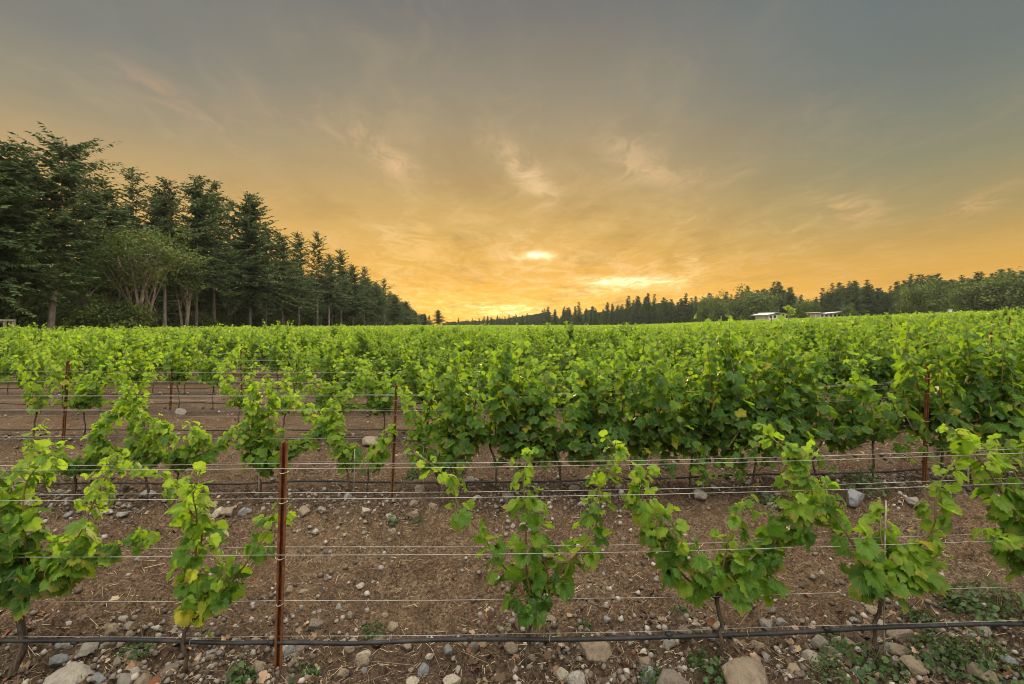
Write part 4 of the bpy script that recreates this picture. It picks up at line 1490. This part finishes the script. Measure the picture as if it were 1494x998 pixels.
TREES = {
    'bare': (fir, dict(seed=1, h=20, base=9.5, wid=4.9, gap=.30, ragged=.55, dead=14, material=M_palebark, r0=.33, droop=.10, spray=.62, flat=True)),
    'tall': (fir, dict(seed=2, h=20, base=6.5, wid=5.2, gap=.14, dead=14, spray=.60)),
    'dense': (fir, dict(seed=3, h=20, base=4.6, wid=6.2, dens=1.05, gap=.06, dead=8, spray=.66)),
    'sparse': (fir, dict(seed=4, h=20, base=7.8, wid=4.4, gap=.42, ragged=.6, dead=16, spray=.52, droop=.15)),
    'tall2': (fir, dict(seed=5, h=20, base=7.5, wid=4.9, gap=.18, dead=16, spray=.58, material=M_palebark)),
    'dense2': (fir, dict(seed=6, h=20, base=5.2, wid=5.6, gap=.08, dead=10, spray=.64)),
    'narrow': (fir, dict(seed=7, h=20, base=6.0, wid=4.1, gap=.12, dead=10, spray=.55)),
    'far': (fir, dict(seed=8, h=18, base=2.0, wid=4.6, point=1.3, dens=.7, gap=.10, dead=4, spray=.95)),
    'far2': (fir, dict(seed=9, h=18, base=3.5, wid=4.0, point=1.2, dens=.7, gap=.30, dead=6, spray=.85, ragged=.5)),
    'far3': (fir, dict(seed=10, h=18, base=1.5, wid=5.2, point=1.35, dens=.7, gap=.06, dead=4, spray=1.0)),
    'maple': (broadleaf, dict(seed=20, h=13, wid=9.5, cb=6.8, stems=5, leaf=.24, clumps=80, per=95, tint=.50, lean=.24)),
    'shrub': (broadleaf, dict(seed=21, h=4.2, wid=5.0, cb=.3, stems=3, leaf=.24, clumps=70, per=85, tint=.40, name='shrub')),
    'round': (broadleaf, dict(seed=22, h=11, wid=15, cb=-1.5, stems=2, leaf=.55, clumps=150, per=85, tint=.52, name='broadleaf_tree')),
    'thin': (broadleaf, dict(seed=23, h=11, wid=4.5, cb=4, stems=3, leaf=.24, clumps=50, per=50, tint=.6, lean=.25)),
}
TP = {}


def tree(kind, x, y, h, lab, group, rz=None, wide=1.0, lean=0.0, cat=None, z=None):
    if kind not in TP:
        f, kw = TREES[kind]
        TP[kind] = [f(**kw), kw['h'], False]
    p = TP[kind]
    if p[2]:
        o = copy_tree(p[0])
    else:
        o, p[2] = p[0], True
    s = h / p[1]
    w = s * wide
    o.location = (x, y, (float(terrain(x, y)) if z is None else z) - .05)
    o.scale = (w, w, s)
    o.rotation_euler = (0, math.radians(lean), random.uniform(0, 6.28) if rz is None else rz)
    tag(o, lab, cat or ('shrub' if kind == 'shrub' else 'tree'), group)
    return o


GL, GR = 'trees along the left edge of the vineyard', 'trees behind the vineyard on the right'
EDGE = [  # column of the foot, row of the top, kind, lean, depth behind the edge, label
    (-45, 205, 'dense', 0, 0, 'dark fir cut by the left edge of the photo'), (4, 200, 'dense2', 0, 0, 'tall dense dark fir at the left edge of the photo'),
    (38, 214, 'tall', 0, 1, 'dark fir left of the pale-trunked leaning fir'), (72, 212, 'bare', 4, -1, 'tall ragged fir with thick pale leaning trunk and flat top'),
    (128, 262, 'tall2', 0, 3, 'lower fir just right of the pale-trunked leaning fir'), (155, 262, 'narrow', 0, 2, 'fir between the leaning fir and the thin-topped one'),
    (198, 246, 'sparse', 0, 4, 'thin-topped ragged fir rising behind the olive-leaved tree'), (228, 278, 'narrow', 0, 3, 'small-topped dark fir left of the big triple group'),
    (240, 262, 'tall2', 2, 0, 'fir with pale reddish trunk left in the triple group'), (286, 258, 'tall', 0, 0, 'highest fir of the triple group'),
    (312, 265, 'narrow', 0, 1, 'narrow fir right in the triple group'), (334, 292, 'sparse', 0, 2, 'thin fir in the dip right of the triple group'),
    (365, 284, 'dense', 0, 0, 'broad dark fir with rounded pointed top'), (388, 326, 'tall', 0, 1, 'fir on the right shoulder of the broad dark fir'), (412, 340, 'dense2', 0, 0, 'lower dark fir right of the broad one'),
    (436, 340, 'narrow', 0, 0, 'narrow pointed fir before the see-through one'), (463, 340, 'sparse', 0, 0, 'see-through ragged fir with glowing gaps'), (480, 372, 'tall2', 0, 0, 'fir right of the see-through ragged fir'),
    (498, 364, 'narrow', 0, 0, 'narrow fir with pointed top in the falling skyline'), (515, 388, 'dense2', 0, 0, 'small dark fir in the falling skyline'), (531, 390, 'sparse', 0, 0, 'open-branched fir against the orange sky'),
    (548, 412, 'tall', 0, 0, 'fir between two open-branched firs, orange sky behind'), (561, 407, 'sparse', 0, 0, 'second open-branched fir against the orange sky'), (577, 430, 'dense2', 0, 0, 'low dark fir near the end of the wood'),
    (592, 440, 'dense', 0, 0, 'broad low fir at the end of the wood'), (606, 454, 'narrow', 0, 0, 'tiny fir at the end of the wood'), (620, 458, 'dense2', 0, 0, 'last tiny fir at the foot of the wood'),
]
for px, top, kind, lean, dx, lab in EDGE:
    X = -44 - dx * 1.2
    y = X * F / (px - CX)
    h = (HY - top) / F * y + EYE
    g = float(terrain(X, y))
    tree(kind, X, y, h - g + .3, lab, GL, None, min(1.35, max(.95, 20 / h)), lean)
y = 240
tree('dense', (639 - CX) / F * y, y, 22 / F * y + 1.9, 'lone small fir standing apart left of the sunset', GL, None, 1.5)
# trees of the wood behind its edge
rgf = np.random.default_rng(33)
kinds = ['tall', 'tall2', 'dense', 'dense2', 'narrow', 'sparse']
for j in range(60):
    row = j % 3
    yy = 16 + (j // 3) * 14 + rgf.uniform(-4, 4) + (8 if row == 1 else 0)
    X = -47.5 - row * 5.0 + rgf.uniform(-1.8, 1.8)
    px = CX + X / yy * F
    if px < -140:
        continue
    h = rgf.uniform(13.5, 18.0)
    # keep the inner trees below the outline of the edge trees
    k = np.interp(px, [e[0] for e in EDGE], [HY - e[1] for e in EDGE])
    h = min(h, (k * .93) / F * yy + EYE)
    tree(kinds[rgf.integers(0, 6)], X, yy, max(h, 5), 'fir inside the wood, half hidden behind the edge trees', GL, None, rgf.uniform(.95, 1.25))
for px, y, h, kind, lab in ((205, 52, 12.5, 'maple', 'olive-green leafy tree with pale forked stems before the firs'), (165, 54, 11, 'thin', 'thin pale-stemmed tree between leaning fir and olive tree'), (270, 63, 12, 'thin', 'thin leafy tree with bare stems under the triple firs'),
                            (14, 42, 9, 'maple', 'leafy green tree under the firs at the left edge'), (120, 49, 8, 'thin', 'small leafy tree right of the pale leaning trunk')):
    tree(kind, (px - CX) / F * y, y, h, lab, GL)
for i, (px, y, h, lab) in enumerate(((20, 41, 4.5, 'dark shrub by the wooden frame at the left edge'), (175, 48, 4.0, 'bright green shrub under the olive-green tree'), (205, 50, 4.6, 'leafy shrub right of the bright green one'), (110, 50, 3.6, 'dark shrub right of the leaning trunk'),
                          (300, 70, 4.0, 'dark shrub under the triple firs'), (330, 77, 4.2, 'dark shrub left of the broad fir'), (400, 95, 4.4, 'dark shrub right of the broad fir'), (50, 46, 4.2, 'dark shrub left of the leaning trunk'), (-10, 43, 5, 'dark shrub cut by the left edge'))):
    tree('shrub', (px - CX) / F * y - 2.0, y, h, lab, 'shrubs under the firs')
for j in range(44):
    yy = 30 + j * 6.8
    tree('shrub', -52 - rgf.uniform(0, 12), yy, rgf.uniform(4, 7.5), 'dark undergrowth shrub deep inside the wood', 'shrubs under the firs', None, 1.3)



def wood_mass(name, spots, label, seed):
    """the depth of a wood behind its edge trees: crowns and stems that read as one dark mass"""
    rg = np.random.default_rng(seed)
    src = []
    for k in range(3):
        o = fir(70 + k, 18, 1.2, 5.6, .45, .25, .05, 1.5, 3)
        tr_, cr_ = sorted(o.children, key=lambda c: c.name.startswith('crown'))
        me = cr_.data
        co = np.empty(len(me.vertices) * 3, np.float32)
        me.vertices.foreach_get('co', co)
        t_ = np.empty(len(me.vertices), np.float32)
        me.attributes['tint'].data.foreach_get('value', t_)
        nq = (len(me.polygons))
        lo = np.empty(len(me.loops), np.int32)
        me.loops.foreach_get('vertex_index', lo)
        src.append((co.reshape(-1, 3).astype(float), t_, lo.reshape(nq, 6)))
        for c in (tr_, cr_, o):
            bpy.data.objects.remove(c)
    mb = MB()
    for (x, y, h, w) in spots:
        co, t_, fc = src[int(rg.integers(0, 3))]
        a = rg.random() * 6.28
        c, s_ = math.cos(a), math.sin(a)
        k = h / 18
        V = np.stack([(co[:, 0] * c - co[:, 1] * s_) * k * w, (co[:, 0] * s_ + co[:, 1] * c) * k * w, co[:, 2] * k], -1)
        mb.add(V + [x, y, float(terrain(x, y))], fc, t_)
    tag(mb.build(name, M_needle, None, False), label, 'wood', None, 'stuff')


spots = []
for j in range(60):
    yy = 22 + j * 5.2
    X = -58 - rgf.uniform(0, 9)
    k = np.interp(CX + X / yy * F, [e[0] for e in EDGE], [HY - e[1] for e in EDGE])
    spots.append((X, yy, max(4, min(14, k * .75 / F * yy + EYE)), 1.35))
wood_mass('deep_wood', spots, 'dark depth of the wood seen between the stems on the left', 1)

# the skyline on the right: (column, row of the top, distance, kind, label)
SK_X = [650, 700, 740, 775, 800, 830, 870, 905, 940, 980, 1020, 1060, 1100, 1140, 1175, 1200, 1220, 1250, 1300, 1328, 1360, 1420, 1460, 1500, 1560]
SK_Y = [468, 465, 462, 457, 453, 448, 444, 440, 432, 434, 432, 428, 420, 416, 436, 428, 414, 410, 420, 402, 404, 402, 396, 388, 385]
SK_D = [520, 480, 450, 420, 400, 380, 350, 330, 310, 295, 285, 270, 255, 245, 240, 235, 225, 215, 205, 195, 185, 178, 172, 168, 165]
rgr = np.random.default_rng(12)
spots = []
q = 648.0
while q < 1560:
    yy = float(np.interp(q, SK_X, SK_D)) + 24 + rgr.uniform(-4, 8)
    X = (q - CX) / F * yy
    h = (HY - float(np.interp(q, SK_X, SK_Y)) - rgr.uniform(7, 14) * (1 if q > 800 else .25)) / F * yy + EYE - float(terrain(X, yy))
    spots.append((X, yy, max(h, 2.5), 1.5 if q > 800 else 2.3))
    q += 5.0 if q < 800 else 8.0
wood_mass('distant_wood', spots, 'distant dark wood closing the gaps of the tree line', 2)
px = 655.0
j = 0
while px < 1520:
    y = float(np.interp(px, SK_X, SK_D))
    for layer in (0, 1):
        yy = y + layer * 9 + rgr.uniform(-2, 2)
        q = px + rgr.uniform(-3, 3)
        top = float(np.interp(q, SK_X, SK_Y)) + (rgr.uniform(-7, 7) if layer == 0 else rgr.uniform(1, 11)) * min(1, y / 300 + .3) * (1 if px > 800 else .6)
        X = (q - CX) / F * yy
        g = float(terrain(X, yy))
        h = (HY - top) / F * yy + EYE - g
        h = max(h, 3.0)
        kd = ['far', 'far2', 'far3'][int(rgr.integers(0, 3))]
        where = 'in the sunset gap' if px < 800 else ('left of the white houses' if px < 1090 else ('behind the white houses' if px < 1240 else 'right of the white houses'))
        tree(kd, X, yy, h, f'dark fir of the distant tree line {where}', GR, None, rgr.uniform(.8, 1.15) * (1.0 if h > 9 else 1.25))
    px += (4.6 if px < 800 else 7.0) * rgr.uniform(.6, 1.4)
for px, top, y, kind, wide, lab in ((1328, 399, 180, 'far2', 1.0, 'tall fir with tiered branches left of the round-headed tree'), (1222, 412, 205, 'far2', .9, 'open fir with bare stem right of the white houses'), (1248, 408, 205, 'far', 1.0, 'pointed fir rising behind the right-hand house'),
                                    (1140, 415, 235, 'far2', 1.2, 'ragged see-through fir above the left-hand house'), (1372, 404, 172, 'far', .9, 'pointed fir peeping over the round-headed tree'), (1463, 392, 166, 'far', 1.0, 'pointed fir above the dense tree at the right edge')):
    X = (px - CX) / F * y
    tree(kind, X, y, (HY - top) / F * y + EYE - float(terrain(X, y)), lab, GR, None, wide)
for px, top, y, kind, w, lab in ((1352, 413, 150, 'round', 58, 'olive-green round-headed tree at the field edge'), (1470, 402, 145, 'round', 92, 'dense green broad tree at the right edge of the field'), (1400, 420, 158, 'round', 55, 'dark rounded tree between the two big leafy ones'),
                                 (1175, 438, 215, 'round', 34, 'brownish leafy tree between the two white houses'), (1238, 447, 165, 'round', 18, 'small pale green tree right of the right-hand house'), (1100, 426, 232, 'round', 60, 'rounded dark tree behind the left-hand house'), (1040, 434, 250, 'round', 46, 'rounded dark tree left of the left-hand house')):
    X = (px - CX) / F * y
    g = float(terrain(X, y))
    h = (HY - top) / F * y + EYE - g
    tree(kind, X, y, h, lab, GR, None, (w / F * y) / 15 / (h / 11))


# ------------------------------------------------------------------ houses and small things
def rotz(a):
    return np.array([[math.cos(a), -math.sin(a), 0], [math.sin(a), math.cos(a), 0], [0, 0, 1]])


def house(px, y, w, dpt, h, rz, base_py, label, drop):
    X = (px - CX) / F * y
    base = EYE + (HY - base_py) / F * y - 2.0
    r = empty('white_house', (X, y, base), rz)
    tag(r, label, 'house', 'white houses on the rise')
    H_ = h + 2.0
    b = MB()
    b.box((0, 0, H_ / 2), (w, dpt, H_))
    b.build('wall', M_white, r, False)
    b = MB()
    s = math.atan2(drop, w / 2)
    R1 = [[math.cos(s), 0, math.sin(s)], [0, 1, 0], [-math.sin(s), 0, math.cos(s)]]
    b.box((w * .16, 0, H_ + .28), (w * .86, dpt + 1.6, .16), R1)
    R2 = [[math.cos(-s * 1.6), 0, math.sin(-s * 1.6)], [0, 1, 0], [-math.sin(-s * 1.6), 0, math.cos(-s * 1.6)]]
    b.box((-w * .46, 0, H_ + .12), (w * .42, dpt + 1.6, .16), R2)
    rf = b.build('roof', M_roof, r, False)
    b = MB()
    b.box((w * .16, -dpt / 2 - .84, H_ + .17), (w * .84, .06, .24), R1)
    b.build('fascia', M_trim, rf, False)
    n = 5
    for i in range(n):
        xw = -w * .40 + w * .8 * i / (n - 1)
        b = MB()
        b.box((xw, -dpt / 2 - .03, H_ - h * .45), (w * .11, .10, h * .55))
        wo = b.build('window', M_trim, r, False)
        b = MB()
        b.box((xw, -dpt / 2 - .09, H_ - h * .45), (w * .09, .03, h * .46))
        b.build('pane', M_glass, wo, False)
    b = MB()
    for xx in (-w * .62, -w * .56):
        b.box((xx, -dpt * .3, H_ / 2 - .15), (.14, .14, H_ - .3))
    b.build('porch_post', M_white, r, False)


house(1126, 168, 7.6, 7.0, 1.7, .15, 466.2, 'low white house with wide pale roof, the left one of two', .45)
house(1204, 172, 7.0, 7.0, 1.6, -.1, 464.2, 'low white house half hidden by vines, the right one of two', -.4)


def young_tree():
    y = 46.0
    x = (1152 - CX) / F * y
    g = float(terrain(x, y))
    top = EYE + (HY - 444) / F * y
    r = broadleaf(60, top - g, 1.0, top - g - 1.15, 1, .22, 14, 12, .85, M_palebark, 'young_tree')
    for c in r.children:
        if c.name.startswith('crown'):
            c.data.materials[0] = M_leaf_far
    r.location = (x, y, g)
    tag(r, 'small bright green young tree standing above the vines by the houses', 'tree')


young_tree()


def box_on_post():
    y = 60.0
    x = (1386 - CX) / F * y
    g = float(terrain(x, y))
    z = EYE + (HY - 453.5) / F * y
    r = empty('nest_box', (x, y, g))
    tag(r, 'small white box on a pole above the vines at right', 'box')
    b = MB()
    b.tube([(0, 0, -.2), (0, 0, z - g - .14)], .03, 6)
    b.build('pole', M_white, r)
    b = MB()
    b.box((0, 0, z - g), (.30, .26, .28))
    b.box((0, -.02, z - g + .165), (.40, .36, .04))
    b.build('box', M_white, r, False)


box_on_post()
for px, top, y, lab in ((1052, 461, 150, 'tiny white marker stake on the far slope left of the houses'), (1441, 457, 40, 'pale leaning stake above the vines near the right edge')):
    x = (px - CX) / F * y
    g = float(terrain(x, y))
    z = EYE + (HY - top) / F * y
    b = MB()
    r_ = min(.05, y * .0012)
    b.tube([(0, 0, -.1), (.01, 0, (z - g) * .5), (.03, 0, z - g)], r_, 6)
    o = b.build('marker_stake', M_white)
    o.location = (x, y, g)
    tag(o, lab, 'stake')


def gate_frame():
    y = 36.0
    r = empty('wooden_frame', ((8 - CX) / F * y, y, 0))
    tag(r, 'weathered wooden frame with a top rail at the left edge of the vines', 'fence')
    for dx in (-1.6, -.05, .62):
        b = MB()
        b.box((dx, 0, 1.05), (.16, .14, 2.3))
        b.build('frame_post', M_wood, r, False)
    b = MB()
    b.box((-.5, -.10, 2.13), (2.6, .05, .14))
    b.build('rail', M_wood, r, False)


gate_frame()


# ------------------------------------------------------------------ thin evening haze
def haze():
    b = MB()
    b.box((40, 300, 9), (1400, 800, 62))
    m = bpy.data.materials.new('haze')
    m.use_nodes = True
    T = NT(m.node_tree)
    v = T.n('ShaderNodeVolumePrincipled')
    v.inputs['Color'].default_value = (.86, .88, .92, 1)
    v.inputs['Density'].default_value = 0.0001
    out = T.n('ShaderNodeOutputMaterial')
    T.l(v.outputs[0], out.inputs['Volume'])
    o = b.build('haze', m, None, False)
    tag(o, 'thin evening haze over the field and woods', 'haze', None, 'stuff')


haze()
